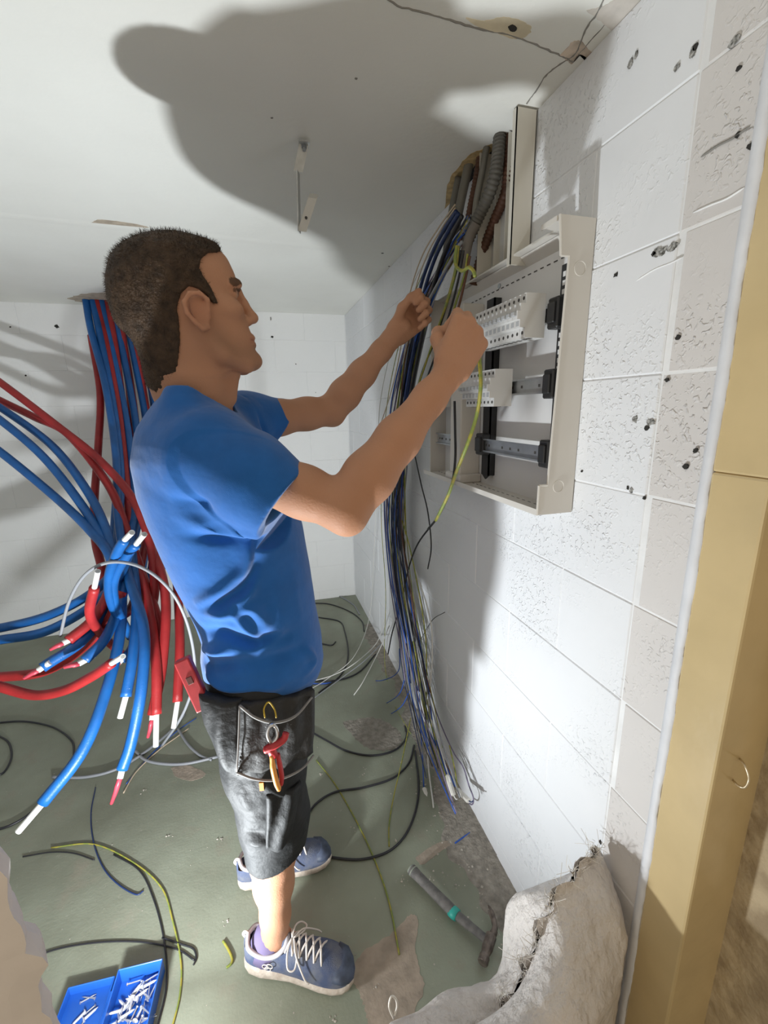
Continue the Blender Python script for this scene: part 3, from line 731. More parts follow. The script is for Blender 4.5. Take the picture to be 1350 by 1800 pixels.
pipe('blue', [top(244), (268,620,2.95), (292,720,2.8), (302,860,2.5), (288,980,2.2), (262,1060,1.95), (246,1130,1.85)], 'blue pipe hanging nearest to the back of his head')
pipe('red', [top(238), (262,630,2.95), (278,740,2.8), (270,880,2.45), (250,980,2.1), (235,1060,1.85), (206,1088,1.7)], 'red pipe hidden in the bundle with white end and torn red tape', (200,1098,1.68), (171,1118,1.66))
# pipes swinging in from the left
pipe('red', [(-90,610,2.75), (0,672,2.6), (100,748,2.42), (172,806,2.3), (230,872,2.15), (262,948,1.98), (272,1030,1.85), (262,1090,1.8)], 'upper red pipe arching in from the left')
pipe('red', [(-90,660,2.8), (0,704,2.65), (60,733,2.55), (120,764,2.45), (190,852,2.25), (222,930,2.08), (250,1010,1.9), (280,1100,1.75), (280,1160,1.7)], 'lower red pipe arching in from the left under the first')
pipe('blue', [(-90,660,2.7), (0,716,2.55), (90,782,2.4), (150,858,2.2), (186,930,2.0), (200,1000,1.85), (214,1060,1.75)], 'uppermost blue pipe arching in from the left')
pipe('blue', [(-90,675,2.6), (0,738,2.45), (75,802,2.32), (138,880,2.15), (182,952,1.95), (210,1030,1.8)], 'middle blue pipe arching in from the left')
pipe('blue', [(-90,730,2.5), (0,794,2.36), (95,872,2.2), (158,932,2.0), (196,985,1.85), (205,1080,1.7)], 'lowest blue pipe arching in from the left')
pipe('red', [(160,590,2.92), (176,690,2.8), (173,780,2.62), (166,880,2.4), (168,950,2.2), (180,1010,2.05), (178,1110,1.95)], 'red pipe hanging straight, leftmost of the vertical ones')
pipe('blue', [(-60,1112,2.0), (0,1104,1.95), (80,1084,1.9), (150,1050,1.86), (196,1010,1.84), (225,960,1.85)], 'upper blue pipe leaving low to the left')
pipe('blue', [(-60,1136,1.95), (0,1125,1.9), (80,1110,1.86), (160,1066,1.82), (205,1020,1.8), (232,960,1.82)], 'lower blue pipe leaving low to the left')
pipe('red', [(-60,1195,1.78), (0,1190,1.74), (70,1182,1.70), (128,1152,1.68), (185,1098,1.7), (215,1040,1.75)], 'red pipe leaving to the left just above the floor')
pipe('red', [(-60,1190,1.66), (0,1207,1.62), (60,1222,1.58), (112,1214,1.54), (160,1190,1.5), (196,1166,1.45)], 'red pipe from the left curling up to an open white end', (216,1154,1.39), r=.0165)
pipe('blue', [(222,1110,1.74), (196,1060,1.62), (192,1015,1.55), (206,972,1.46), (219,949,1.42)], 'left of the twin blue pipe ends pointing up at the camera', (232,936,1.36), r=.0155)
pipe('blue', [(230,1120,1.76), (204,1066,1.64), (200,1022,1.57), (220,980,1.50), (239,957,1.46)], 'right of the twin blue pipe ends pointing up', (254,939,1.40), r=.0155)
pipe('red', [(214,1150,1.8), (176,1112,1.66), (158,1078,1.56), (166,1033,1.50)], 'short red pipe end pointing straight up with white core', (172,1004,1.45), r=.0155)
for i, (x, dx) in enumerate([(172, 0), (200, 6), (228, 12)]):
    pipe('red' if i % 2 else 'blue', [(x, 523, YT+.04), (x+20+dx, 650, 2.99), (x+36+dx, 780, 2.85), (x+30+dx, 900, 2.6), (x+22, 1000, 2.3)], ['blue pipe at the very back of the bundle, left', 'red pipe at the very back of the bundle, middle', 'blue pipe at the very back of the bundle, right'][i])

# ================================================================== WIRES AND CABLES
WM = {'blue': mat('blue_wire', (0.02, 0.09, 0.42), 0.4), 'black': mat('black_wire', (0.018, 0.018, 0.022), 0.4), 'yellow': mat('green_yellow_wire', (0.33, 0.29, 0.045), 0.5, col2=(0.20, 0.25, 0.05), vscale=55, lo=.45, hi=.55),
      'grey': mat('grey_cable', (0.26, 0.27, 0.29), 0.45), 'white': mat('white_wire', (0.66, 0.65, 0.62), 0.4), 'brown': mat('brown_wire', (0.12, 0.05, 0.025), 0.45),
      'beige': mat('beige_wire', (0.55, 0.44, 0.32), 0.45), 'purple': mat('violet_wire', (0.20, 0.17, 0.26), 0.45), 'navy': mat('navy_wire', (0.012, 0.03, 0.11), 0.4)}
m_connector = mat('connector_white', (0.72, 0.70, 0.64), 0.45)
def wire(color, P, r, label, cat='wire', group=None, n=7, sides=6, name=None):
    S = spline(P, n)
    o = mesh(name or (('green_yellow' if color == 'yellow' else color)+'_wire'), tubev(S, r, sides), WM[color], None, True)
    return tag(o, label, cat, group)
rw = random.Random(77)
# main bundle: out of the conduits, over, and down along the wall to the floor
guide = [aX(822,395,.565), aX(790,450,.55), aX(752,530,.545), aX(722,620,.55), aX(704,720,.555), aX(696,820,.56), aX(694,920,.56), aX(702,1020,.555), aX(716,1110,.548), aX(732,1200,.54), aX(752,1290,.53), aX(778,1370,.52)]
spread = [.010, .018, .034, .050, .060, .066, .070, .074, .078, .080, .082, .086]
cols = ['navy']*9+['blue']*8+['black']*8+['yellow']*9+['grey']*7+['white']*3+['purple']*3+['brown']*3
lab = {'navy': 'dark navy wire in the thick bundle hanging along the block wall', 'blue': 'bright blue wire in the thick bundle hanging along the block wall', 'black': 'black wire in the thick bundle hanging along the block wall',
       'yellow': 'green and yellow earth wire in the bundle hanging along the block wall', 'grey': 'grey cable in the bundle hanging along the block wall', 'white': 'white wire in the bundle hanging along the block wall', 'brown': 'brown wire in the bundle hanging along the block wall', 'purple': 'violet-grey wire in the bundle hanging along the block wall'}
for i, c in enumerate(cols):
    ph = rw.uniform(0, 6.28); rad = math.sqrt(rw.random()); tw = rw.uniform(-2.2, 2.2)
    stop = rw.choice([8, 9, 9, 10, 10, 11, 11, 11]); P = []
    for k in range(stop+1):
        a = ph+tw*k/11*2; s = spread[k]*rad*1.25
        p = guide[k]+V(math.cos(a)*s*0.40, math.sin(a)*s*1.35, rw.uniform(-.02, .02))+(V(rw.uniform(-.008, .008), rw.uniform(-.022, .022), 0) if k > 3 else 0)
        p[0] = min(p[0], XR-0.012); p[2] = max(p[2], 0.006+rw.random()*0.01)
        P.append(p)
    wire(c, P, rw.choice([.0018, .0022, .0026]) if c != 'grey' else .0032, lab[c], 'wire', c+' wires of the bundle', n=5)
# connectors at the ends of a few wires
for i, (a, b, c, p0) in enumerate([((745,1385,.50),(758,1425,.495),'white terminal sleeve on the wire end lowest over the floor',(732,1200,.535)),
                              ((786,1362,.545),(797,1398,.54),'white terminal sleeve in the middle of the three wire ends',(752,1280,.545)),
                              ((804,1388,.565),(824,1408,.56),'white terminal sleeve nearest to the block wall',(790,1310,.58)),
                              ((754,1228,.57),(756,1256,.568),'white terminal sleeve hanging halfway down the bundle',(754,1150,.575))]):
    A = aX(*a); B = aX(*b); root = empty('terminal_sleeve', A)
    d = nrm(B-A); keep(mesh('sleeve', tubev([A, A+d*.004, B-d*.004, B], [.006, .0095, .0095, .008], 8, flat=.75), m_connector, None, False), root)
    keep(mesh('lead', tubev(spline([aX(*p0), aX(*p0)*.4+A*.6+V(.004, 0, 0), A], 5), .0024, 6), WM['blue' if i in (0, 1) else 'yellow' if i == 2 else 'white'], None, True), root)
    keep(mesh('tail', tubev(spline([B-d*.004, B+d*.012+V(.004, 0, 0), B+d*.02+V(.01, .005, .002)], 4), .002, 6), WM['white' if i != 2 else 'navy'], None, True), root)
    tag(root, c, 'connector', 'terminal sleeves on the wires')
# singled-out wires of the bundle
wire('yellow', [aX(702,900,.57), aX(722,970,.575), aX(746,1100,.58), aX(750,1200,.565), aX(748,1260,.56), aX(747,1312,.555)], .0028, 'bright yellow wire end hanging straight in front of the bundle')
wire('white', [aX(700,880,.57), aX(716,960,.585), aX(752,1070,.59), aX(760,1140,.585), aX(755,1230,.575), aX(752,1330,.55), aX(762,1420,.50)], .0030, 'long pale wire wriggling down right of the bundle')
wire('black', [aX(768,912,.57), aX(735,955,.56), aX(718,1000,.555), aX(705,1060,.55), aX(690,1110,.545), aX(682,1150,.53)], .0034, 'stiff black cable slanting across the bundle under his elbow')
wire('white', [aX(768,425,.57), aX(728,495,.585), aX(694,590,.60), aX(668,710,.60), aX(664,820,.60), aX(658,960,.60), aX(650,1080,.595), aZ(625,1150,.10), aZ(580,1190,.02), aZ(535,1218,.004)], .0020, 'thin white wire hanging left of the bundle and bending to the floor')
wire('white', [aX(676,1090,.58), aX(662,1130,.57), aZ(625,1165,.10), aZ(585,1187,.03), aZ(538,1200,.006)], .0026, 'white cable swinging from the bundle towards his back')
wire('white', [aX(684,1100,.57), aX(668,1140,.55), aZ(640,1195,.08), aZ(622,1222,.03)], .0026, 'white wire end dropping short of the floor left of the bundle')
wire('grey', [aX(672,1130,.57), aZ(640,1162,.10), aZ(600,1192,.03), aZ(548,1230,.005)], .0026, 'pale grey cable leaving the bundle low to the left')
wire('yellow', [aX(772,430,.57), aX(735,500,.585), aX(705,590,.60), aX(678,730,.60), aX(670,900,.595), aX(678,1040,.59), aX(676,1160,.57), aX(690,1230,.54), aX(722,1290,.52)], .0018, 'thin green-yellow wire along the left edge of the bundle')
wire('blue', [aX(702,1140,.54), aX(700,1180,.52), aX(672,1196,.50), aX(646,1196,.50), aX(632,1206,.50)], .0022, 'blue wire loop curling left off the bundle, upper one')
wire('blue', [aX(712,1190,.53), aX(700,1222,.51), aX(668,1240,.50), aX(650,1236,.50), aX(648,1222,.51)], .0022, 'blue wire loop curling left off the bundle, middle one')
wire('blue', [aX(720,1215,.53), aX(702,1245,.51), aX(664,1264,.49), aX(640,1258,.48), aX(632,1244,.48)], .0022, 'blue wire loop curling left off the bundle, lowest one')
for i, (c, pl, rr, lb) in enumerate([
    ('purple', [(745,1180),(770,1260),(796,1320),(814,1348),(824,1380),(832,1402),(830,1414),(822,1410)], .0026, 'dark violet wire with a hooked end beside the sleeve nearest to the wall'),
    ('black', [(728,1150),(742,1120),(760,1090),(782,1076)], .0014, 'short black wire tip sticking out right of the bundle')]):
    wire(c, [aX(x, y, .60) for x, y in pl], rr, lb)
# cables arching out of the ceiling hole in front of the wall
for i, (c, pl, rr, lb) in enumerate([
    ('beige', [(800,360),(770,402),(742,450),(722,510),(710,580),(690,680),(664,760)], .0022, 'beige wire, leftmost of the arch from the ceiling hole'),
    ('beige', [(800,366),(776,402),(750,450),(730,510),(716,590),(700,700),(680,800)], .0022, 'second beige wire of the arch from the ceiling hole'),
    ('navy', [(802,372),(780,405),(758,450),(738,510),(722,600),(704,720),(690,860)], .0058, 'thick navy cable arching from the ceiling hole'),
    ('navy', [(806,376),(786,410),(764,456),(744,520),(728,610),(710,720),(698,860)], .0058, 'second thick navy cable arching from the ceiling hole'),
    ('black', [(812,380),(792,420),(772,470),(752,540),(736,620),(716,730),(700,870)], .0058, 'thick black cable arching from the ceiling hole'),
    ('grey', [(812,425),(790,462),(770,498),(748,540),(732,580)], .0042, 'light grey cable end between his hands')]):
    wire(c, [aX(x, y, .548-.004*i) for x, y in pl], rr, lb, 'cable', n=8, sides=8)
# strands held in the hands: down from the conduits, through the fists
for i, (c, pl, rr) in enumerate([
    ('yellow', [(806,432),(802,470),(790,520),(772,570),(748,640),(722,720),(706,800)], .0030), ('black', [(815,440),(808,480),(796,530),(778,590),(756,650),(728,730),(712,820)], .0030),
    ('yellow', [(822,446),(816,484),(802,530),(786,580),(760,640),(730,720),(708,810)], .0028), ('brown', [(826,450),(818,490),(806,540),(790,590),(766,650),(736,720),(716,800)], .0032),
    ('black', [(810,440),(800,485),(784,540),(764,600),(740,660),(716,750),(700,840)], .0034), ('yellow', [(806,440),(796,490),(780,545),(758,610),(734,680),(716,760),(702,850)], .0026)]):
    wire(c, [aX(x, y, .515+.004*i) for x, y in pl], rr, ['green-yellow wire, leftmost strand drawn through the hands', 'black wire drawn through the hands behind the first green-yellow one', 'green-yellow wire passing the raised fist', 'brown wire, rightmost strand drawn through the hands',
         'black wire drawn through the hands beside the left fist', 'thin green-yellow wire drawn through the left fist'][i])
wire('yellow', [aX(803,432,.50), aX(800,455,.495), aX(803,470,.49), aX(813,476,.49), aX(824,470,.49), aX(832,476,.49), aX(835,486,.49)], .0042, 'kinked yellow-green wire end above the raised fist')
wire('yellow', [aY(836,568,.835), aY(840,600,.815), aY(843,635,.80), aY(845,680,.79), aY(838,730,.81), aY(822,780,.82), aY(802,830,.86), aY(788,870,.90), aY(766,915,.96)], .0040, 'yellow wire dangling from the raised fist in front of the board', n=8)
wire('black', [aX(799,705,.54), aX(800,760,.54), aX(800,810,.535), aX(792,860,.535), aX(772,905,.54), aX(752,930,.55)], .0036, 'dark grey wire hanging in front of the middle post')
wire('black', [aX(725,780,.57), aX(740,850,.56), aX(752,900,.56), aX(758,960,.565), aX(752,1000,.57)], .0026, 'thin black wire hanging under the board')
# cables lying on the floor
def floorwire(c, pl, rr, lb, cat='cable', hs=None):
    P = [aZ(x, y, rr+0.0005+(hs[i] if hs else 0)) for i, (x, y) in enumerate(pl)]
    return wire(c, P, rr, lb, cat, n=8, name=('cable' if cat == 'cable' else None))
floorwire('black', [(545,1285),(575,1302),(610,1320),(655,1328),(695,1318),(714,1296),(712,1276)], .0042, 'black cable curving on the floor between his legs and the bundle')
floorwire('black', [(536,1440),(556,1412),(590,1392),(640,1384),(690,1368),(718,1342),(728,1310)], .0042, 'black cable sweeping across the floor above the far shoe')
floorwire('black', [(730,1320),(736,1390),(722,1450),(690,1492),(640,1510),(590,1508),(560,1500)], .0042, 'large black cable loop on the floor beside the far shoe')
floorwire('black', [(548,1060),(580,1062),(615,1075),(636,1092),(640,1110)], .004, 'black cable in the far corner of the floor')
floorwire('black', [(560,1085),(596,1092),(606,1110),(612,1150),(600,1185),(560,1218)], .004, 'black cable arc on the floor behind his belly')
floorwire('grey', [(562,1048),(590,1046),(620,1062),(632,1080)], .0045, 'grey cable lying along the back wall')
floorwire('black', [(560,1130),(582,1134),(590,1128)], .004, 'black cable tip poking out behind his shirt')
floorwire('black', [(545,1195),(590,1196),(630,1182),(660,1150)], .0045, 'black cable leaving the bundle along the floor')
floorwire('blue', [(540,1200),(560,1202),(584,1200)], .0038, 'blue cable piece on the floor behind the shorts')
floorwire('grey', [(92,1366),(150,1366),(205,1352),(255,1322),(300,1285),(325,1255)], .0060, 'grey cable sweeping over the floor under the pipes')
floorwire('grey', [(236,1318),(256,1336),(290,1343),(330,1342),(384,1330)], .0060, 'grey cable arc ending behind his shorts')
floorwire('grey', [(312,1280),(330,1308),(352,1328),(372,1336)], .0055, 'short grey cable by the shorts crossing the arc')
floorwire('beige', [(217,1394),(240,1356),(280,1318),(310,1296),(332,1280)], .0026, 'beige stiff wire on the floor under the taped blue pipe', 'wire')
floorwire('blue', [(222,1378),(262,1330),(310,1286),(345,1262)], .0018, 'thin blue wire parallel to the beige one', 'wire')
floorwire('black', [(-20,1272),(40,1268),(92,1278),(126,1302),(130,1330)], .0042, 'dark cable arc on the left floor under the blue pipes')
floorwire('black', [(-10,1290),(14,1304),(20,1330),(8,1356),(-10,1366)], .0042, 'dark cable loop cut by the left picture edge')
floorwire('black', [(-20,1462),(20,1450),(60,1424),(100,1380)], .0042, 'dark cable under the bare blue pipe end')
floorwire('yellow', [(90,1490),(165,1484),(235,1516),(284,1560),(304,1620),(318,1690),(316,1750),(300,1815)], .0024, 'long green-yellow wire running over the floor to the bottom', 'wire')
floorwire('black', [(200,1502),(245,1530),(270,1580),(288,1650),(293,1730),(274,1815)], .0024, 'dark wire running beside the long green-yellow one', 'wire')
floorwire('navy', [(168,1384),(160,1430),(164,1478),(180,1522),(205,1552),(238,1572),(252,1566)], .0022, 'navy wire hooking over the floor above the blue box', 'wire')
floorwire('black', [(52,1684),(110,1666),(180,1656),(250,1656),(310,1668),(342,1688)], .0022, 'dark wire crossing the floor above the blue box', 'wire')
floorwire('black', [(285,1648),(320,1660),(340,1668),(345,1684),(340,1696)], .0024, 'short hooked dark wire right of the blue box', 'wire')
floorwire('black', [(40,1506),(90,1498),(130,1500),(166,1512)], .0020, 'thin dark wire near the torn wall edge', 'wire')
floorwire('yellow', [(556,1336),(590,1380),(630,1450),(662,1520),(685,1590),(702,1678)], .0024, 'yellow-green wire lying between the shoes and the hammer', 'wire')
floorwire('yellow', [(722,1262),(706,1340),(692,1400),(684,1450),(684,1488)], .0022, 'yellow-green wire hanging to the floor beside the cable loop', 'wire', [.10,.05,.01,0,0])
floorwire('yellow', [(392,1654),(400,1666),(408,1684),(406,1694),(398,1701)], .0034, 'short offcut of green-yellow wire on the floor by the shoe', 'wire')
floorwire('blue', [(800,1482),(814,1472),(826,1464)], .0028, 'blue wire offcut in the mortar dust', 'wire')
floorwire('white', [(820,1464),(828,1452),(826,1440),(818,1446)], .0022, 'pale wire scrap in the mortar dust', 'wire')
# grey cable slung over the pipes
wire('grey', [aY(106,1118,1.62), aY(122,1056,1.56), aY(152,1008,1.5), aY(196,988,1.46), aY(250,998,1.43), aY(298,1036,1.42), aY(328,1092,1.44), aY(342,1160,1.48), aY(338,1210,1.52), aY(318,1262,1.58), aY(284,1312,1.68)], .0052, 'grey cable slung in an arc over the pipes behind his back', 'cable', n=9, sides=8)
# ================================================================== THE ELECTRICIAN
m_skin = mat('skin', (1, 1, 1), 0.6, attr=True, bump=0.0006, bscale=260, spec=0.22, sss=0.12)
m_hair = mat('brown_hair', (0.050, 0.030, 0.017), 0.65, var=0.35, vscale=60, bump=0.003, bscale=240, spec=0.3)
m_shirt = mat('blue_cotton', (0.017, 0.118, 0.39), 0.85, var=0.06, vscale=25, bump=0.0004, bscale=900, sheen=0.25, spec=0.15, bump2=0.004, bscale2=16)
m_short = mat('black_work_fabric', (0.013, 0.014, 0.015), 0.64, col2=(0.024, 0.0245, 0.025), vscale=9, bump=0.0005, bscale=700, bump2=0.005, bscale2=28, spec=0.3)
m_pouch = mat('grey_pocket_fabric', (0.032, 0.031, 0.030), 0.6, var=0.15, vscale=12, bump=0.0005, bscale=700, bump2=0.006, bscale2=32, spec=0.3)
YC = 1.0                                            # mid plane of the torso
man = empty('person', (-0.05, 1.0, 0)); tag(man, 'man in blue t-shirt and black work shorts working on the wires with raised hands', 'person')
rows_ = lambda L, y: np.array([aY(px, py, y) for px, py in L])

# ---- joints
shR = aY(372, 802, 0.855); elR = aY(606, 893, 0.75); wrR = aY(790, 655, 0.795)
shL = aY(432, 742, 1.16); elL = aY(582, 722, 1.225); wrL = aY(693, 590, 1.20)
neckB = aY(340, 735, YC); hipR = aY(452, 1225, 0.92); kneeR = aY(484, 1440, 0.905); ankR = aY(484, 1636, 0.895)
hipL = V(hipR[0]+0.0, 1.09, hipR[2]); kneeL = V(kneeR[0]+0.02, 1.12, kneeR[2]+0.02); ankL = V(-0.01, 1.145, 0.09)

# ---- head: sagittal outline read at the mid plane, turned into cross sections
YH = 0.965
front = rows_([(300,414),(345,417),(380,432),(400,455),(413,482),(417,502),(415,520),(424,540),(434,556),(437,572),(444,588),(447,603),(450,618),(456,632),(455,642),(446,650)], YH)
back = rows_([(300,414),(255,421),(222,438),(203,462),(196,492),(197,525),(206,560),(222,592),(244,620),(266,646),(280,668)], YH)
zt, zb_ = front[0][2], front[-1][2]
ZZ = np.linspace(zb_, zt-0.001, 40)
def xat(A, z):
    o = np.argsort(A[:, 2]); return np.interp(z, A[o, 2], A[o, 0])
xf_ = xat(front, ZZ); xb2 = xat(back, ZZ)
t_ = (ZZ-zb_)/(zt-zb_)
wh = np.interp(t_, [0, .06, .15, .28, .42, .58, .72, .84, .93, .98, 1], [.030, .044, .053, .062, .068, .074, .0765, .071, .054, .034, .012])
xb3 = np.where(t_ < .32, np.maximum(xb2, xb2+(0.32-t_)*0.16), xb2)     # under the jaw the skull recedes, the neck takes over
HC = V((xf_.mean()+xb2.mean())/2, YH, zb_+(zt-zb_)*0.55)
B = SDF((-0.34, 0.56, -0.01), (0.52, 1.34, zt+0.02), 0.0032)
B.loft(ZZ, xb3, xf_, wh, YH, k=0.004, n=2.25)
# jaw sides, cheek bones, brow, nose, lips, chin
P_ = lambda px, py, dy=0.0: aY(px, py, YH)+V(0, dy, 0)
for s in (-1, 1):
    B.ell(P_(398, 548, s*0.046), (0.024, 0.018, 0.016), 0.016)
    B.chain([P_(352, 592, s*0.056), P_(388, 628, s*0.050), P_(430, 643, s*0.026)], [.014, .014, .014], 0.016)
    B.ell(P_(417, 518, s*0.031), (0.014, 0.015, 0.010), 0.008, sub=True)
    B.ell(P_(405, 519, s*0.031), (0.0120, 0.0130, 0.0110), 0.003)
    B.chain([P_(417, 503, s*0.014), P_(414, 502, s*0.030), P_(404, 506, s*0.046)], [.006, .007, .006], 0.008)
    B.ell(P_(438, 561, s*0.011), (0.010, 0.008, 0.008), 0.006)
B.chain([P_(420, 508), P_(430, 530), P_(446, 553)], [.007, .0075, .0090], 0.008)
B.ell(P_(446, 556), (.0105, .0105, .0095), 0.006)
for s in (-1, 1):
    B.chain([P_(445, 591), P_(441, 592, s*0.018), P_(434, 595, s*0.026)], [.0052, .0050, .003], 0.004)
    B.chain([P_(446, 604), P_(442, 603, s*0.016), P_(434, 598, s*0.026)], [.0062, .0055, .003], 0.004)
    B.chain([P_(455, 597, 0), P_(446, 598, s*0.018), P_(437, 598, s*0.027)], [.0018, .0016, .0014], 0.002, sub=True)
B.ell(P_(447, 633), (.015, .020, .014), 0.014)
# ears (near one fully in view)
for s in (-1, 1):
    ye = YH+s*0.073
    e = lambda px, py, dy=0.0: V(aY(px, py, YH-0.075)[0], ye+s*dy, aY(px, py, YH-0.075)[2])
    ac = e(338, 546)
    ea = nrm(e(345, 575)-e(328, 516)); eb = nrm(np.cross(V(0, 1, 0), ea))
    B.ell(ac+V(0, s*0.003, 0), (0.0165, 0.0055, 0.027), 0.008, ax=[eb, (0, 1, 0), ea])
    B.chain([e(352, 545, .006), e(350, 526, .010), e(336, 516, .014), e(318, 518, .017), e(308, 534, .018), e(314, 552, .016), e(328, 566, .012), e(342, 577, .008), e(352, 574, .004)], [.0030, .0036, .0038, .0040, .0040, .0038, .0038, .0046, .004], 0.004)
    B.ell(e(338, 549, .013), (.0085, .0055, .0125), 0.004, sub=True, ax=[eb, (0, 1, 0), ea])
    B.cap(e(330, 530, .016), e(342, 529, .013), .0030, .0025, 0.003, sub=True)
# ---- neck and torso
B.chain([P_(338, 610), aY(345, 672, YH+0.012), aY(352, 735, YC)], [.054, .057, .066], 0.03)
B.chain([P_(292, 620), aY(312, 690, YC)], [.040, .046], 0.03)
B.cap(aY(410, 660, YH), aY(405, 700, YH+.01), .012, .012, 0.02)
sh_back = rows_([(306,693),(270,714),(246,752),(238,808),(247,862),(264,912),(286,962),(306,1010),(328,1050),(346,1085),(356,1115),(354,1145),(358,1172),(366,1190)], YC)
sh_front = rows_([(409,712),(432,740),(462,772),(490,806),(512,862),(530,920),(541,978),(553,1050),(563,1105),(566,1140),(556,1172),(546,1190)], YC)
z_hi = sh_back[0][2]-0.004; z_lo = 0.800
TZ = np.linspace(z_lo, z_hi, 46); tt = (TZ-z_lo)/(z_hi-z_lo)
txb = xat(sh_back, TZ); txf = xat(sh_front, TZ)
tw = np.interp(tt, [0, .04, .10, .22, .45, .70, .82, .88, .93, .97, 1], [.150, .165, .172, .165, .165, .186, .190, .180, .148, .112, .085])
tyc = np.full(len(TZ), YC)
B.loft(TZ[:-1], txb[:-1]+.028, txf[:-1]-.024, np.maximum(tw[:-1]-.036, .05), YC, k=0.03)
# ---- legs
B.chain([V(hipR[0]-.02, .945, .86), V(hipR[0], .93, hipR[2]-.04), kneeR+V(-.004, 0, .07), kneeR], [.066, .072, .058, .053], 0.03)
B.chain([V(hipL[0]-.02, 1.055, .86), V(hipL[0], 1.08, hipL[2]-.04), kneeL+V(-.004, 0, .07), kneeL], [.066, .072, .058, .053], 0.03)
def shin(kn, an):
    d = an-kn
    B.chain([kn, kn+d*.28+V(-.006, 0, 0), kn+d*.55+V(-.004, 0, 0), kn+d*.85, an], [.054, .055, .048, .036, .032], 0.02)
    B.ell(kn+d*.26+V(-.024, 0, 0), (.036, .044, .085), 0.02)
    B.ell(kn+d*.02+V(.026, 0, 0), (.026, .030, .034), 0.02)
    B.cap(an+V(0, 0, -.02), an+V(.075, -.025, -.066), .028, .020, 0.02)
    B.cap(an+V(-.004, 0, 0), an+V(-.03, 0, -.04), .026, .026, 0.02)
shin(kneeR, ankR); shin(kneeL, ankL)
# ---- arms
def arm(sh, el, wr, ru, sgn):
    d = el-sh; e = wr-el
    B.chain([sh, sh+d*.35, sh+d*.7, el], [ru*1.12, ru, ru*.93, ru*.86], 0.02)
    B.chain([el, el+e*.22, el+e*.5, el+e*.8, wr], [ru*.86, ru*.93, ru*.80, ru*.60, ru*.54], 0.02)
    return d, e
d_, e_ = arm(shR, elR, wrR, 0.0495, -1)
B.ell(elR-nrm(nrm(e_)-nrm(d_))*(.026), (.022, .022, .022), 0.02)             # point of the elbow
arm(shL, elL, wrL, 0.0440, 1)
B.ell(elL-nrm(nrm(wrL-elL)-nrm(elL-shL))*(.022), (.02, .02, .02), 0.02)
# ---- hands
def hand(wr, a, n_, idx, curl, thumb, scale=1.0, spreadk=0.0195):
    """a: wrist to knuckles, n_: out of the back of the hand, idx: towards the index side"""
    a = nrm(a); idx = nrm(idx-a*np.dot(a, idx)); n_ = nrm(n_-a*np.dot(a, n_)-idx*np.dot(idx, n_)); k_ = scale
    tips = []
    B.cap(wr-a*.01, wr+a*.03*k_, .0255, .0265, 0.015)
    for i, off in enumerate((1.45, .5, -.5, -1.42)):
        L = (.084, .088, .083, .074)[i]*k_
        base = wr+a*.012*k_+idx*off*.012*k_; kn = wr+a*L+idx*off*spreadk*k_+n_*(.006, .010, .008, .003)[i]*k_
        B.cap(base, kn, .0175*k_, .0118*k_, 0.008)
        p = kn; ang = 0.0; r0 = (.0098, .0102, .0098, .0088)[i]*k_
        for j, (ln, cu) in enumerate(zip((.044, .027, .021), curl[i])):
            ang += cu; ln = ln*(0.95, 1.05, 1.0, .82)[i]*k_
            q = p+(a*math.cos(ang)-n_*math.sin(ang))*ln
            B.cap(p, q, r0*(1, .93, .86)[j], r0*(.93, .86, .78)[j], 0.0045 if j else 0.007); p = q
        tips.append(p)
    tb = wr+a*.022*k_+idx*.020*k_-n_*.006*k_; p = tb; rr = (.0145, .0118, .0105, .0085)
    for j, (v_, ln) in enumerate(zip(thumb, (.042, .033, .026))):
        v_ = nrm(a*v_[0]+idx*v_[1]+n_*v_[2]); q = p+v_*ln*k_
        B.cap(p, q, rr[j]*k_, rr[j+1]*k_, 0.008); p = q
    tips.append(p); return tips
aR = aY(844, 545, 0.822)-wrR
nR = nrm(V(-0.30, -0.92, 0.22)); iR = nrm(V(-0.75, 0.1, 0.55))
fist = [(.80, 1.55, 1.0), (.85, 1.6, 1.0), (.95, 1.65, 1.0), (1.05, 1.65, 1.0)]
tipsR = hand(wrR, aR, nR, iR, fist, [(.75, .45, -.5), (.8, .0, -.75), (.5, -.5, -.7)], 1.12)
aL = aY(742, 545, 1.20)-wrL
nL = nrm(V(0.45, 0.85, -0.1)); iL = nrm(V(-0.55, 0.0, 0.8))
hook = [(.75, 1.35, 1.0), (.85, 1.4, 1.0), (.95, 1.45, 1.0), (1.05, 1.5, 1.0)]
tipsL = hand(wrL, aL, nL, iL, hook, [(.85, .55, -.45), (.98, .12, -.3), (.98, -.05, -.15)], 1.0)
BP, BQ = B.mesh()
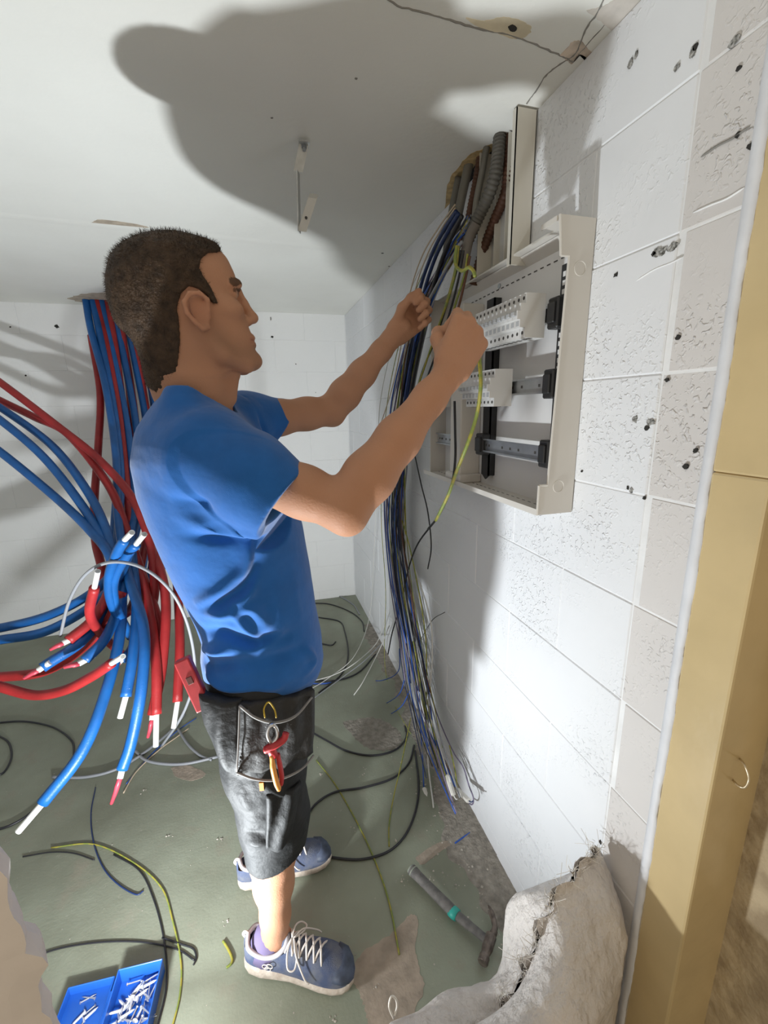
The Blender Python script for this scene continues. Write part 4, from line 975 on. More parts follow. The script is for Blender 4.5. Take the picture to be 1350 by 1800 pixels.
# skin tones: lips, stubble, brows, eyes, redder ear
colr = np.tile(np.array([0.47, 0.245, 0.150]), (len(BP), 1))
nz = noise3(BP, 60, 3)[:, None]; colr *= 1+0.07*nz
def tint(mask, c):
    global colr
    m = np.clip(mask, 0, 1)[:, None]; colr = colr*(1-m)+np.array(c)*m
gx = BP[:, 0]; gz = BP[:, 2]; hd = gz > zb_-0.06
jaw = np.exp(-((polydist(BP, [P_(352, 580, -.06), P_(395, 622, -.05), P_(440, 628, -.02), P_(450, 610, 0), P_(440, 628, .02), P_(395, 622, .05)])[0])/0.026)**2)*hd
tint(jaw*0.5, (0.20, 0.115, 0.075))
lip = np.exp(-((polydist(BP, [P_(447, 597), P_(436, 598, -.024)])[0])/0.0065)**2)
tint(lip*0.7, (0.36, 0.13, 0.10))
for s in (-1, 1):
    bw = polydist(BP, [P_(419, 503, s*.014), P_(415, 499, s*.030), P_(404, 503, s*.046)])[0]
    tint((bw < 0.0085)*0.85, (0.05, 0.028, 0.016))
    ey = np.linalg.norm(BP-P_(411, 519, s*.031), axis=1)
    tint((ey < 0.011)*0.35, (0.34, 0.27, 0.23)); tint((polydist(BP, [P_(417, 514, s*.018), P_(417, 512, s*.030), P_(407, 515, s*.043)])[0] < 0.0040)*0.8, (0.06, 0.035, 0.022)); tint((np.linalg.norm(BP-P_(418, 519, s*.033), axis=1) < 0.007)*0.9, (0.03, 0.02, 0.015))
    ed = np.linalg.norm(BP-V(aY(335, 545, YH-.075)[0], YH+s*.082, aY(335, 545, YH-.075)[2]), axis=1)
    tint(np.exp(-(ed/0.03)**2)*0.3, (0.50, 0.19, 0.12))
HYAW = math.radians(10)
def turn(P):
    w = np.clip((P[:, 2]-(zb_-0.075))/0.085, 0, 1); w = w*w*(3-2*w)*(P[:, 1] > YH-.16)*(P[:, 0] < xf_.max()+.05)*(P[:, 1] < YH+.16)
    a = HYAW*w; c, s = np.cos(a), np.sin(a); x0, y0 = HC[0]-.01, YH
    Q_ = P.copy(); Q_[:, 0] = x0+(P[:, 0]-x0)*c-(P[:, 1]-y0)*s; Q_[:, 1] = y0+(P[:, 0]-x0)*s+(P[:, 1]-y0)*c
    return Q_
BP = turn(BP)
body = np_mesh('body', BP, BQ, m_skin, None, col=colr); keep(body, man)

# ---- hair: cap of short hair over the skull, cut along the hairline seen from the side
hl = [(372,416),(380,430),(372,440),(352,446),(340,460),(338,478),(346,492),(362,512),(374,536),(364,534),(354,522),(340,512),(322,508),(308,520),(302,545),(306,570),(308,600),(305,630),(303,662),(296,684),(270,690),(150,620),(140,380),(330,380)]
hpoly = [(p[0], p[2]) for p in (aY(x, y, YH-0.045) for x, y in hl)]
hlo = (xb2.min()-0.02, YH-0.1, aY(300, 705, YH)[2]); hhi = (xf_.max()+0.01, YH+0.1, zt+0.02)
HS = SDF(hlo, hhi, 0.0026)
HS.loft(ZZ, xb3, xf_, wh, YH, k=0.004, n=2.25, grow=0.0050)
HS.chain([P_(292, 620), aY(312, 690, YC)], [.0455, .0500], 0.03)
HS.chain([P_(338, 610), aY(345, 672, YH+0.012)], [.0565, .0590], 0.03)
hx, hy, hz = HS._box(hlo, hhi)[1]
sd2 = polysd((hx+0*hz).astype(np.float32)[:, 0, :], (hz+0*hx).astype(np.float32)[:, 0, :], hpoly)
HS.F = np.maximum(HS.F, sd2[:, None, :][:HS.F.shape[0], :, :HS.F.shape[2]])
HP, HQ = HS.mesh(); HN = vnormals(HP, HQ)
tmask = np.clip((HP[:, 2]-P_(300, 560)[2])/0.10, 0, 1)
HP2 = HP+HN*((0.0012*noise3(HP, 420, 8))+0.0035*tmask*(0.6+0.4*noise3(HP, 90, 9)))[:, None]
# short blades of hair standing on the cap
rs = np.random.RandomState(12); pick = rs.choice(len(HP2), 14000); bv = []; bf = []
out = np.array([hx.min(), 0, 0])
for i in pick:
    n = HN[i]; p = HP2[i]
    g = nrm(n+rs.normal(size=3)*0.45+np.array([-0.15, 0, -0.45 if tmask[i] < .5 else 0.0])); w = nrm(np.cross(g, rs.normal(size=3)))*0.00035
    ln = (0.003+0.004*tmask[i])*rs.uniform(.6, 1.2)
    k = len(HP2)+len(bv); bv += [p-w-g*.001, p+w-g*.001, p+g*ln+w*.2, p+g*ln-w*.2]; bf.append((k, k+1, k+2, k+3))
hair = np_mesh('hair', turn(np.concatenate([HP2, np.array(bv)])), np.concatenate([HQ, np.array(bf)]), m_hair); keep(hair, man); hair['label'] = 'short brown cropped hair'

# ---- t-shirt
T = SDF((-0.36, 0.66, 0.76), (0.30, 1.34, z_hi+0.06), 0.0036)
T.loft(TZ, txb, txf, tw, YC, k=0.004, n=2.3)
slR = aY(503, 878, 0.785); slL = aY(494, 738, 1.195)
T.chain([shR+V(-.035, .05, .005), shR+V(.0, .01, -.004), shR*.45+slR*.55, slR], [.060, .076, .070, .064], 0.05)
T.cap(shR*.35+slR*.65+V(-.012, .008, -.018), slR+V(-.012, .0, -.018), .062, .060, 0.03)
T.chain([shL+V(-.02, -.05, .0), shL, slL], [.060, .064, .055], 0.05)
T.chain([aY(318, 706, YC-.10), aY(332, 702, YC-.03), aY(345, 706, YC+.06)], [.030, .030, .03], 0.05)
# cut the sleeve ends, hollow them, cut the hem and the neck
def halfspace(sd, p, n, R=0.13):
    n = nrm(n); sd.add(lambda x, y, z: np.maximum(-((x-p[0])*n[0]+(y-p[1])*n[1]+(z-p[2])*n[2]), np.sqrt((x-p[0])**2+(y-p[1])**2+(z-p[2])**2)-R), p-R, p+R, 0.002, sub=True)
halfspace(T, slR, slR-shR+V(.03, 0, -.05)); halfspace(T, slL, slL-shL+V(0, 0, -.06), 0.11)
T.cap(slR-nrm(slR-shR)*.03, slR+nrm(slR-shR)*.02, .052, .056, 0.004, sub=True)
T.cap(slL-nrm(slL-shL)*.03, slL+nrm(slL-shL)*.02, .045, .047, 0.004, sub=True)
nk = aY(352, 716, YC); na = nrm(aY(345, 640, YH)-aY(352, 745, YC))
T.cap(aY(352, 728, YC-.01), aY(345, 660, YH), .0700, .080, 0.006, sub=True)
T.add(lambda x, y, z: np.sqrt(((x-(txb[3]+txf[3])/2)/((txf[3]-txb[3])/2-.012))**2+((y-YC)/(tw[3]-.012))**2)*0.1-0.1+0*z+np.maximum(0, z-0.86)*10, (-.3, .7, .76), (.3, 1.3, .86), 0.003, sub=True)
TP, TQ = T.mesh(); TN = vnormals(TP, TQ)
# folds: soft ridges and creases along lines on the near side of the shirt
def fold(pl, h, w, y=None):
    L = spline([aY(*q) for q in pl], 6)
    d, u = polydist(TP, L)
    return h*np.exp(-(d/w)**2)*np.sin(np.pi*np.clip(u*0.9+0.05, 0, 1))**0.6
yn = lambda L, y: [(a, b, y) for a, b in L]
disp = np.zeros(len(TP))
for pl, h, w in [([(255,815,.90),(300,836,.84),(340,838,.82),(372,820,.80)], .011, .016), ([(262,835,.90),(310,868,.83),(360,880,.80),(420,868,.78),(460,850,.765)], -.010, .016),
                 ([(318,862,.84),(360,858,.81),(400,842,.79),(430,828,.775)], .009, .011), ([(300,880,.85),(360,905,.82),(420,895,.79),(470,872,.76)], .010, .013),
                 ([(262,850,.90),(330,905,.84),(400,930,.81),(460,938,.77)], .011, .018), ([(330,938,.84),(380,945,.82),(430,950,.81)], -.008, .014),
                 ([(440,950,.83),(430,1000,.83),(400,1030,.83),(350,1060,.86)], .010, .014), ([(450,985,.83),(440,1020,.83),(410,1048,.83),(365,1068,.86)], -.010, .012), ([(452,1015,.83),(436,1048,.83),(395,1066,.83)], .010, .012),
                 ([(345,1062,.90),(400,1082,.83),(440,1070,.83),(470,1100,.83)], .013, .015), ([(362,1100,.90),(395,1120,.84),(440,1135,.83),(475,1128,.83),(520,1120,.84)], -.018, .019),
                 ([(362,1140,.90),(400,1152,.83),(450,1146,.825),(500,1122,.83),(498,1112,.83)], .016, .012), ([(404,1072,.83),(430,1105,.83),(460,1132,.83)], .011, .010),
                 ([(365,1170,.90),(410,1172,.83),(470,1165,.82),(540,1140,.85)], -.014, .018), ([(360,1175,.90),(385,1205,.86),(440,1218,.82),(490,1210,.83)], .008, .010),
                 ([(490,960,.83),(494,1020,.83),(498,1080,.83),(500,1130,.83)], .006, .013), ([(525,950,.86),(530,1020,.86),(535,1090,.86)], .006, .014), ([(446,950,.83),(450,1020,.825),(458,1090,.825),(466,1130,.825)], -.006, .006),
                 ([(470,1060,.83),(482,1085,.82),(484,1110,.82)], -.007, .020), ([(540,1140,.86),(548,1160,.88),(530,1185,.86)], .008, .012),
                 ([(430,700,1.10),(455,740,1.08),(480,775,1.1)], -.008, .008), ([(300,720,.95),(360,745,.88),(420,760,.86)], .005, .014), ([(460,760,.86),(490,800,.80),(515,830,.77)], .006, .014)]:
    disp += 1.35*fold(pl, h, w*0.85)
disp += 0.0022*noise3(TP, 26, 4)+0.0012*noise3(TP, 60, 5)
TP = TP+TN*disp[:, None]
shirt = np_mesh('t_shirt', TP, TQ, m_shirt); keep(shirt, man); shirt['label'] = 'blue short-sleeved cotton t-shirt'

# ---- work shorts
S_ = SDF((-0.28, 0.72, 0.28), (0.26, 1.30, 0.90), 0.0036)
pz = np.array([.68, .74, .80, .84, .88]); pb = np.array([-.150, -.170, -.172, -.165, -.150]); pf_ = np.array([.060, .078, .088, .088, .080])
S_.loft(pz, pb, pf_, [.155, .165, .166, .162, .155], YC, k=0.02)
hemR = aY(486, 1486, 0.895); hemL = kneeL+V(.01, 0, -.045)
S_.chain([hipR+V(-.008, .005, .02), hipR*.5+kneeR*.5+V(-.004, 0, 0), kneeR+V(-.002, 0, .02), hemR], [.100, .092, .080, .076], 0.03)
S_.chain([hipL+V(-.008, -.005, .02), hipL*.5+kneeL*.5, kneeL+V(0, 0, .02), hemL], [.100, .090, .080, .078], 0.03)
for hm in (hemR, hemL):
    S_.add(lambda x, y, z, c=hm: np.maximum(z-c[2]-0.25*(x-c[0]), np.sqrt((x-c[0])**2+(y-c[1])**2+(z-c[2])**2)-.115)+0*x, hm-.12, hm+.12, 0.003, sub=True)
    S_.cap(hm+V(0, 0, .03), hm+V(0, 0, -.06), .062, .068, 0.004, sub=True)
SP, SQ = S_.mesh(); SN = vnormals(SP, SQ); sdsp = np.zeros(len(SP)); TPs = TP; TP = SP
for pl, h, w in [([(432,1440,.83),(470,1452,.81),(500,1445,.815)], .010, .012), ([(436,1462,.84),(468,1474,.81),(500,1470,.815)], -.010, .009), ([(440,1478,.84),(470,1486,.81)], .008, .008),
                 ([(470,1385,.81),(500,1400,.815),(540,1392,.85)], .010, .012), ([(480,1410,.81),(510,1425,.82),(538,1418,.85)], -.010, .012), ([(425,1390,.83),(440,1430,.82)], .006, .012), ([(500,1380,.815),(520,1360,.83),(540,1340,.85)], .009, .010)]:
    sdsp += fold(pl, h, w)
TP = TPs
SP = SP+SN*(sdsp+0.003*noise3(SP, 34, 6)+0.0015*noise3(SP, 90, 7))[:, None]
shorts = np_mesh('work_shorts', SP, SQ, m_short); keep(shorts, man); shorts['label'] = 'black knee-length work shorts with tool pockets'
def pouch(name, cor, th, bulge, mt, par, nx_=14, ny_=16, wr=0.003, seed=0):
    """loose hanging pocket: four corners (tl, tr, br, bl) of the outer face, thickness away from the viewer side, bulge"""
    tl, tr_, br_, bl = [np.asarray(c, float) for c in cor]; nr = nrm(np.cross(tr_-tl, bl-tl))
    if nr[1] > 0: nr = -nr
    v = []; f = []; pts = []
    for j in range(ny_+1):
        for i in range(nx_+1):
            u, w = i/nx_, j/ny_
            p = (tl*(1-u)+tr_*u)*(1-w)+(bl*(1-u)+br_*u)*w
            p = p+nr*bulge*math.sin(math.pi*u)**0.7*math.sin(math.pi*(0.18+0.82*w))**0.8+V(0, 0, -0.012)*math.sin(math.pi*u)*w*w
            pts.append(p)
    pts = np.array(pts); pts += nr*(wr*noise3(pts, 70, seed)+wr*1.2*np.sin(pts@nrm(tr_-tl)*130+2*noise3(pts, 30, seed+1)))[:, None]
    n = len(pts); w_ = nx_+1
    for p in pts: v.append(p)
    for p in pts: v.append(p-nr*th)
    for j in range(ny_):
        for i in range(nx_):
            a = j*w_+i; f.append((a, a+w_, a+w_+1, a+1)); f.append((n+a, n+a+1, n+a+w_+1, n+a+w_))
    ed = [i for i in range(w_)]+[j*w_+nx_ for j in range(1, ny_+1)]+[ny_*w_+i for i in range(nx_-1, -1, -1)]+[j*w_ for j in range(ny_-1, 0, -1)]
    for a, b in zip(ed, ed[1:]+ed[:1]): f.append((a, b, n+b, n+a))
    o = mesh(name, (v, f), mt, None, True); o.parent = par; return o
pk1 = pouch('tool_pocket', [aY(343,1216,.86), aY(420,1234,.815), aY(418,1362,.80), aY(380,1330,.83)], 0.022, 0.020, m_short, shorts, seed=3)
pk1['label'] = 'rear hanging tool pocket'
pk2 = pouch('tool_pocket', [aY(421,1238,.812), aY(552,1212,.86), aY(552,1325,.85), aY(416,1362,.798)], 0.020, 0.024, m_pouch, shorts, seed=5, wr=0.004)
pk2['label'] = 'front hanging tool pocket with grey binding'
def strip(name, pl, r, mt, par):
    o = mesh(name, tubev(spline([aY(*q) for q in pl], 6), r, 6), mt, None, True); o.parent = par; return o
m_bind = mat('grey_binding', (0.22, 0.21, 0.20), 0.7)
strip('pocket_binding', [(421,1240,.806),(450,1262,.796),(484,1270,.792),(520,1258,.806),(548,1226,.846)], .0028, m_bind, pk2)
strip('pocket_binding', [(416,1358,.794),(450,1370,.785),(490,1370,.785),(530,1352,.806),(551,1328,.842)], .0025, m_bind, pk2)
strip('pocket_seam', [(421,1240,.806),(419,1300,.797),(416,1356,.792)], .002, m_bind, pk2)
pk3 = pouch('leg_pocket', [aY(468,1396,.812), aY(532,1380,.832), aY(512,1478,.822), aY(470,1496,.806)], 0.014, 0.012, m_short, shorts, seed=8, wr=0.004)
pk3['label'] = 'ruler pocket flap on the near leg'
o = mesh('orange_tab', obox(aY(460,1382,.812), nrm((1,-.2,0)), nrm((.2,1,0)), (0,0,1), .009, .004, .020), mat('orange_tab', (0.75,0.25,0.02), .6)); o.parent = shorts
strip('loop', [(466,1262,.79),(464,1246,.80),(472,1234,.806),(482,1246,.80),(486,1262,.79)], .0016, mat('yellow_loop', (0.45,0.30,0.02), .5), pk2)

# ---- shoes
m_shoe = mat('navy_mesh_shoe', (0.058, 0.080, 0.155), 0.8, col2=(0.13, 0.14, 0.175), vscale=30, bump=0.0012, bscale=420)
m_sole = mat('dirty_white_sole', (0.56, 0.49, 0.42), 0.8, col2=(0.40, 0.33, 0.27), vscale=45, bump=0.002, bscale=140)
m_lace = mat('cream_lace', (0.66, 0.60, 0.55), 0.8)
m_toe = mat('dusty_toe', (0.055, 0.07, 0.11), 0.6, var=0.35, vscale=40)
def loftx(st, nseg=20, cap=True):
    """sections along x: (x, yc, half width, z0, z1, exponent)"""
    v = []; f = []
    for (x, yc, w, za, zb2, n) in st:
        for k in range(nseg):
            a = 2*math.pi*k/nseg; c, s = math.cos(a), math.sin(a)
            v.append((x, yc+w*math.copysign(abs(c)**(2/n), c), (za+zb2)/2+(zb2-za)/2*math.copysign(abs(s)**(2/n), s)))
    for i in range(len(st)-1):
        for k in range(nseg):
            k2 = (k+1) % nseg; f.append((i*nseg+k, (i+1)*nseg+k, (i+1)*nseg+k2, i*nseg+k2))
    if cap: f.append(tuple(range(nseg))); f.append(tuple(reversed(range((len(st)-1)*nseg, len(st)*nseg))))
    return v, f
def shoe(heel, toe, side, label):
    heel = np.asarray(heel, float); toe = np.asarray(toe, float); d = toe-heel; Ls = np.linalg.norm(d[:2]); ang = math.atan2(d[1], d[0]); k = Ls/0.295
    root = empty('shoe', (heel[0], heel[1], 0.0)); root.rotation_euler = (0, 0, ang); root.scale = (k, k*side, k)
    xs = [0.000, .006, .02, .05, .09, .13, .17, .21, .245, .27, .286, .295]
    wd = [.014, .024, .032, .036, .035, .036, .042, .048, .047, .040, .027, .010]
    yc = [0, 0, 0, 0, .001, .003, .005, .006, .004, .001, -.003, -.006]
    zt_ = [.040, .044, .046, .046, .042, .036, .034, .033, .033, .034, .036, .036]; zb3 = [.018, .010, .003, .001, .002, .004, .003, .001, .002, .006, .012, .020]
    sole = mesh('sole', loftx([(x, c, w+.003, a, b, 3.2) for x, c, w, a, b in zip(xs, yc, wd, zb3, zt_)]), m_sole, root, True)
    # upper: collar cut open at the ankle
    nseg = 30; v = []; f = []
    top_ = [.088, .098, .100, .094, .082, .086, .088, .076, .066, .058, .050, .040]
    nn = len(xs)
    for i in range(nn):
        x, c, w = xs[i], yc[i], wd[i]-.001
        for q in range(nseg+1):
            a = math.pi*q/nseg; cc, ss = math.cos(a), math.sin(a)
            n = 2.4
            zz = .026+(top_[i]-.026)*abs(ss)**(2/n); yy_ = c+w*math.copysign(abs(cc)**(2/n), cc)
            v.append((x, yy_, zz))
    for i in range(nn-1):
        for q in range(nseg):
            hole_ = 1 <= i <= 3 and nseg*0.20 < q < nseg*0.80 - 1
            if not hole_: f.append((i*(nseg+1)+q, i*(nseg+1)+q+1, (i+1)*(nseg+1)+q+1, (i+1)*(nseg+1)+q))
    f.append(tuple(range(nseg+1)))
    up_ = mesh('upper', (v, f), m_shoe, root, True)
    md = up_.modifiers.new('s', 'SUBSURF'); md.levels = md.render_levels = 1
    # toe cap overlay
    cap_ = []; 
    st = [(x, c, (w+.0006)*1.0, .028, t+.0012, 2.4) for x, c, w, t in zip(xs[8:], yc[8:], wd[8:], top_[8:])]
    st[0] = (st[0][0], st[0][1], st[0][2]-.004, .028, st[0][4]-.005, 2.4)
    mesh('toe_cap', loftx(st, 20), m_toe, root, True)
    # collar rim and heel tab, tongue, laces
    ring = [(.010, 0, .099), (.022, .026, .092), (.055, .031, .078), (.088, .029, .078), (.110, .020, .090), (.118, 0, .100), (.110, -.018, .090), (.088, -.027, .078), (.055, -.031, .078), (.022, -.026, .092), (.010, 0, .099)]
    mesh('collar', tubev(spline(ring, 5), .0058, 8, cap=False), mat('shoe_lining', (.42, .40, .42), .8), root, True)
    mesh('heel_tab', tubev(spline([(.004, 0, .082), (-.003, 0, .094), (.003, 0, .104), (.010, 0, .100)], 5), .0025, 6, flat=2.0), m_lace, root, True)
    tg = [(.108, .002, .018, .080, .104, 2.6), (.13, .004, .021, .078, .098, 2.6), (.16, .005, .020, .074, .091, 2.6), (.20, .006, .015, .064, .078, 2.6)]
    mesh('tongue', loftx(tg, 14), m_shoe, root, True)
    for j in range(5):
        x = .124+j*.019; h = np.interp(x, [.10, .13, .17, .21], [.104, .098, .0915, .0775])
        for sg in (1, -1):
            mesh('lace', tubev(spline([(x-.006, .005+sg*.026, h-.011), (x, .005+sg*.013, h), (x+.006, .005, h+.003), (x+.010, .005-sg*.014, h-.002), (x+.014, .005-sg*.027, h-.015)], 4), .0026, 6), m_lace, root, True)
    for sg in (1, -1):
        mesh('lace_bow', tubev(spline([(.13, .004, .103), (.128, .004+sg*.030, .100), (.136, .004+sg*.052, .082), (.152, .004+sg*.048, .078), (.150, .004+sg*.022, .094), (.134, .004, .104)], 5), .0022, 6), m_lace, root, True)
        mesh('lace_end', tubev(spline([(.135, .004, .104), (.15, .004+sg*.03, .094), (.178, .004+sg*.053, .060), (.19, .004+sg*.055, .050)], 5), .0020, 6), m_lace, root, True)
    # embroidered ring emblem on the side
    for cx_, cz_ in ((.070, .056), (.082, .060), (.076, .049)):
        rg = [(cx_+.008*math.cos(a), -.0372, cz_+.007*math.sin(a)) for a in np.linspace(0, 2*math.pi, 13)]
        mesh('emblem', tubev(rg, .0011, 5, cap=False), m_lace, root)
    root['label'] = label
    return keep(root, man)
shoe(aZ(436,1688,0), aZ(616,1722,0)+V(.012,-.004,0), 1, 'near dusty navy running shoe with cream laces')
shoe(aZ(420,1556,0), aZ(582,1506,0), 1, 'far dusty navy running shoe')
# socks
m_sock = mat('violet_sock', (0.16, 0.13, 0.24), .9)
for an in (ankR, ankL):
    o = mesh('sock', tubev([an+V(-.004, 0, .0), an+V(-.016, .005, -.025), an+V(-.022, .008, -.055)], [.033, .045, .050], 14), m_sock, None, True); keep(o, man)

# ================================================================== TOOLS IN THE POCKETS
m_redpl = mat('red_plastic', (0.45, 0.03, 0.035), 0.45, var=0.1, vscale=50)
m_orange = mat('orange_grip', (0.75, 0.30, 0.05), 0.45)
m_chrome = mat('plier_steel', (0.62, 0.62, 0.62), 0.3, metal=0.9)
pl = empty('pliers', aY(482, 1330, .765)); tag(pl, 'red and orange handled pliers clipped on the front pocket', 'pliers')
keep(mesh('jaw', join(tubev(spline([aY(476,1306,.768), aY(470,1290,.770), aY(474,1276,.772), aY(484,1272,.772)], 4), [.0065]*12+[.004], 8, flat=.6), tubev(spline([aY(478,1306,.768), aY(487,1294,.770), aY(486,1280,.772), aY(480,1274,.772)], 4), [.006]*12+[.0035], 8, flat=.6)), m_chrome, None, True), pl)
keep(mesh('collar', join(tubev(spline([aY(466,1318,.766), aY(480,1312,.762), aY(498,1300,.766), aY(503,1288,.770)], 5), .0085, 8, flat=.8), tubev([aY(474,1310,.764), aY(482,1330,.762)], [.009, .0085], 8)), m_redpl, None, True), pl)
keep(mesh('grip', tubev(spline([aY(478,1326,.760), aY(480,1350,.756), aY(486,1376,.756), aY(491,1388,.758)], 5), [.0062]*4+[.0072]*8+[.0066]*3+[.0045], 8, flat=.8), m_orange, None, True), pl)
keep(mesh('grip', tubev(spline([aY(488,1326,.766), aY(492,1346,.764), aY(495,1366,.764), aY(494,1380,.764)], 5), [.006]*4+[.0066]*8+[.006]*3+[.004], 8, flat=.8), m_redpl, None, True), pl)
A_ = aY(320, 1158, .88); Bq = aY(360, 1245, .855); d1 = nrm(Bq-A_); w1 = nrm(np.cross(V(0, 1, 0), d1)); 
tl_ = empty('red_tool', (A_+Bq)/2); tag(tl_, 'red plastic tool sticking out of the rear pocket', 'tool')
ctr = (A_+Bq)/2; d2 = nrm(np.cross(d1, w1))
keep(mesh('body', obox(ctr, w1, d2, d1, .030, .022, np.linalg.norm(Bq-A_), .003, 2), m_redpl), tl_)
sd_ = d2 if d2[1] < 0 else -d2
keep(mesh('recess', obox(ctr-d1*.012+sd_*.011, w1, d2, d1, .012, .003, .016, .001), mat('tool_recess', (0.12, 0.03, 0.02), .7)), tl_)
# ================================================================== THINGS ON THE FLOOR
# hammer
m_rubber = mat('hammer_rubber', (0.10, 0.095, 0.09), 0.7, col2=(0.16, 0.15, 0.14), vscale=60, bump=0.001, bscale=250)
m_teal = mat('teal_band', (0.03, 0.36, 0.30), 0.5)
m_hsteel = mat('hammer_steel', (0.16, 0.13, 0.11), 0.5, metal=0.5, var=0.4, vscale=60)
h0 = aZ(722, 1527, .024); h1 = aZ(800, 1606, .020); h2 = aZ(860, 1656, .028)
hm = empty('hammer', (*h1[:2], 0)); tag(hm, 'claw hammer with dark rubber grip and teal band lying on the floor', 'hammer')
S = spline([h0, h0*.6+h1*.4, h1], 6); keep(mesh('grip', tubev([S[0], S[0]+(S[1]-S[0])*.3]+S[1:], [.011, .0165]+[.0165, .0158, .015, .0148, .0145, .0145, .0148, .015, .0155, .016, .016, .015][:len(S)-1], 12, flat=.78), m_rubber, None, True), hm)
keep(mesh('end_cap', tubev([h0-nrm(h1-h0)*.002, h0+nrm(h1-h0)*.012], [.014, .0172], 12, flat=.78), mat('grip_end', (0.30, 0.33, 0.27), .6), None, True), hm)
dq = nrm(h2-h1); keep(mesh('band', tubev([h1-dq*.016, h1-dq*.004, h1+dq*.008], [.0156, .0172, .0158], 12, flat=.8), m_teal, None, True), hm)
keep(mesh('shaft', tubev(spline([h1, h1*.5+h2*.5, h2], 5), [.0130]*5+[.0118]*5+[.011], 10, flat=.7), m_rubber, None, True), hm)
hx_ = nrm(aZ(846, 1704, .025)-aZ(872, 1622, .03)); hc = h2
keep(mesh('head', join(tubev([hc-hx_*.016, hc+hx_*.016, hc+hx_*.03, hc+hx_*.036, hc+hx_*.050, hc+hx_*.052], [.0145, .0145, .011, .0135, .0135, .012], 12)), m_hsteel, None, False), hm)
for s in (-1, 1):
    w_ = nrm(np.cross(hx_, V(0, 0, 1)))
    keep(mesh('claw', tubev(spline([hc-hx_*.012+V(0, 0, s*.005), hc-hx_*.035+V(0, 0, s*.007)+dq*.004, hc-hx_*.06-dq*.012+V(0, 0, s*.008), hc-hx_*.072-dq*.030+V(0, 0, s*.009)], 4), [.008]*5+[.006]*5+[.004]*2+[.002], 8, flat=.7), m_hsteel, None, True), hm)

# blue organiser box with its lid folded open
m_bluebox = mat('blue_translucent_plastic', (0.02, 0.13, 0.55), 0.35, trans=0.25, spec=0.5)
B0 = aZ(268, 1689, .045); B1 = aZ(208, 1704, .045); B2 = aZ(262, 1792, .045)
ux = nrm((B0-B1)*V(1, 1, 0)); uy = V(-ux[1], ux[0], 0); bw_ = 0.105; bh = 0.150
bx = empty('storage_box', (*(B1[:2]), 0)); tag(bx, 'small blue plastic storage box with its lid folded open', 'box')
def lb(x, y, z): return V(B1[0], B1[1], 0)+ux*x+uy*y+V(0, 0, z)
def lbox(x0, x1, y0, y1, z0, z1, bev=.001):
    return obox(lb((x0+x1)/2, (y0+y1)/2, (z0+z1)/2), ux, uy, (0, 0, 1), x1-x0, y1-y0, z1-z0, bev)
keep(mesh('base', lbox(0, bw_, -bh, 0, .001, .004), m_bluebox), bx)
for a in ((0, bw_, -.003, 0), (0, bw_, -bh, -bh+.003), (0, .003, -bh, 0), (bw_-.003, bw_, -bh, 0)):
    keep(mesh('side', lbox(a[0], a[1], a[2], a[3], .003, .046), m_bluebox), bx)
ld_ = keep(mesh('lid', lbox(-.012-bw_, -.010, -bh, 0, .001, .004), m_bluebox), bx)
for a in ((-.012-bw_, -.010, -.003, 0), (-.012-bw_, -.010, -bh, -bh+.003), (-.012-bw_, -.009-bw_, -bh, 0), (-.013, -.010, -bh, 0)):
    o = mesh('lid_rim', lbox(a[0], a[1], a[2], a[3], .003, .028), m_bluebox); o.parent = ld_
keep(mesh('hinge', lbox(-.012, .002, -bh*.8, -bh*.2, .022, .026), m_bluebox), bx)
m_screwm = mat('screw_zinc', (0.66, 0.66, 0.66), 0.3, metal=0.8)
m_dowel = mat('grey_dowel', (0.50, 0.50, 0.53), .5)
rb = random.Random(3)
def screw(name, mt, L, r):
    root = empty(name)
    mesh('shank', tubev([(0, 0, 0), (0, 0, L*.8), (0, 0, L)], [r, r*.8, r*.15], 6), mt, root); mesh('head', tubev([(0, 0, -.0015), (0, 0, 0), (0, 0, .002)], [r*1.2, r*2.1, r], 8), mt, root)
    return root
s0 = screw('screw', m_screwm, .034, .0019); s1 = screw('wall_plug', m_dowel, .030, .0033)
for k in range(46):
    src = s0 if k % 3 else s1
    o = src if k in (0, 1) else copy_tree(src)
    lidp = k >= 38
    x = rb.uniform(.02, bw_-.02) if not lidp else rb.uniform(-bw_+.01, -.04); y = -rb.uniform(.02, bh-.045)
    p = lb(x, y, (.006 if lidp else .010+.012*rb.random())+(.004 if k % 3 == 0 else 0)); o.location = tuple(p)
    o.rotation_euler = (math.pi/2+rb.uniform(-.25, .25)*(0 if lidp else 1), 0, rb.uniform(0, 6.28))
    if k % 3: tag(o, 'bright zinc screw lying in the open lid of the blue box' if lidp else 'bright zinc screw among the loose fixings in the blue box', 'screw', 'screws in the lid' if lidp else 'screws in the blue box')
    else: tag(o, 'pale wall plug lying in the open lid of the blue box' if lidp else 'pale wall plug among the loose fixings in the blue box', 'wall plug', 'wall plugs in the lid' if lidp else 'wall plugs in the blue box')

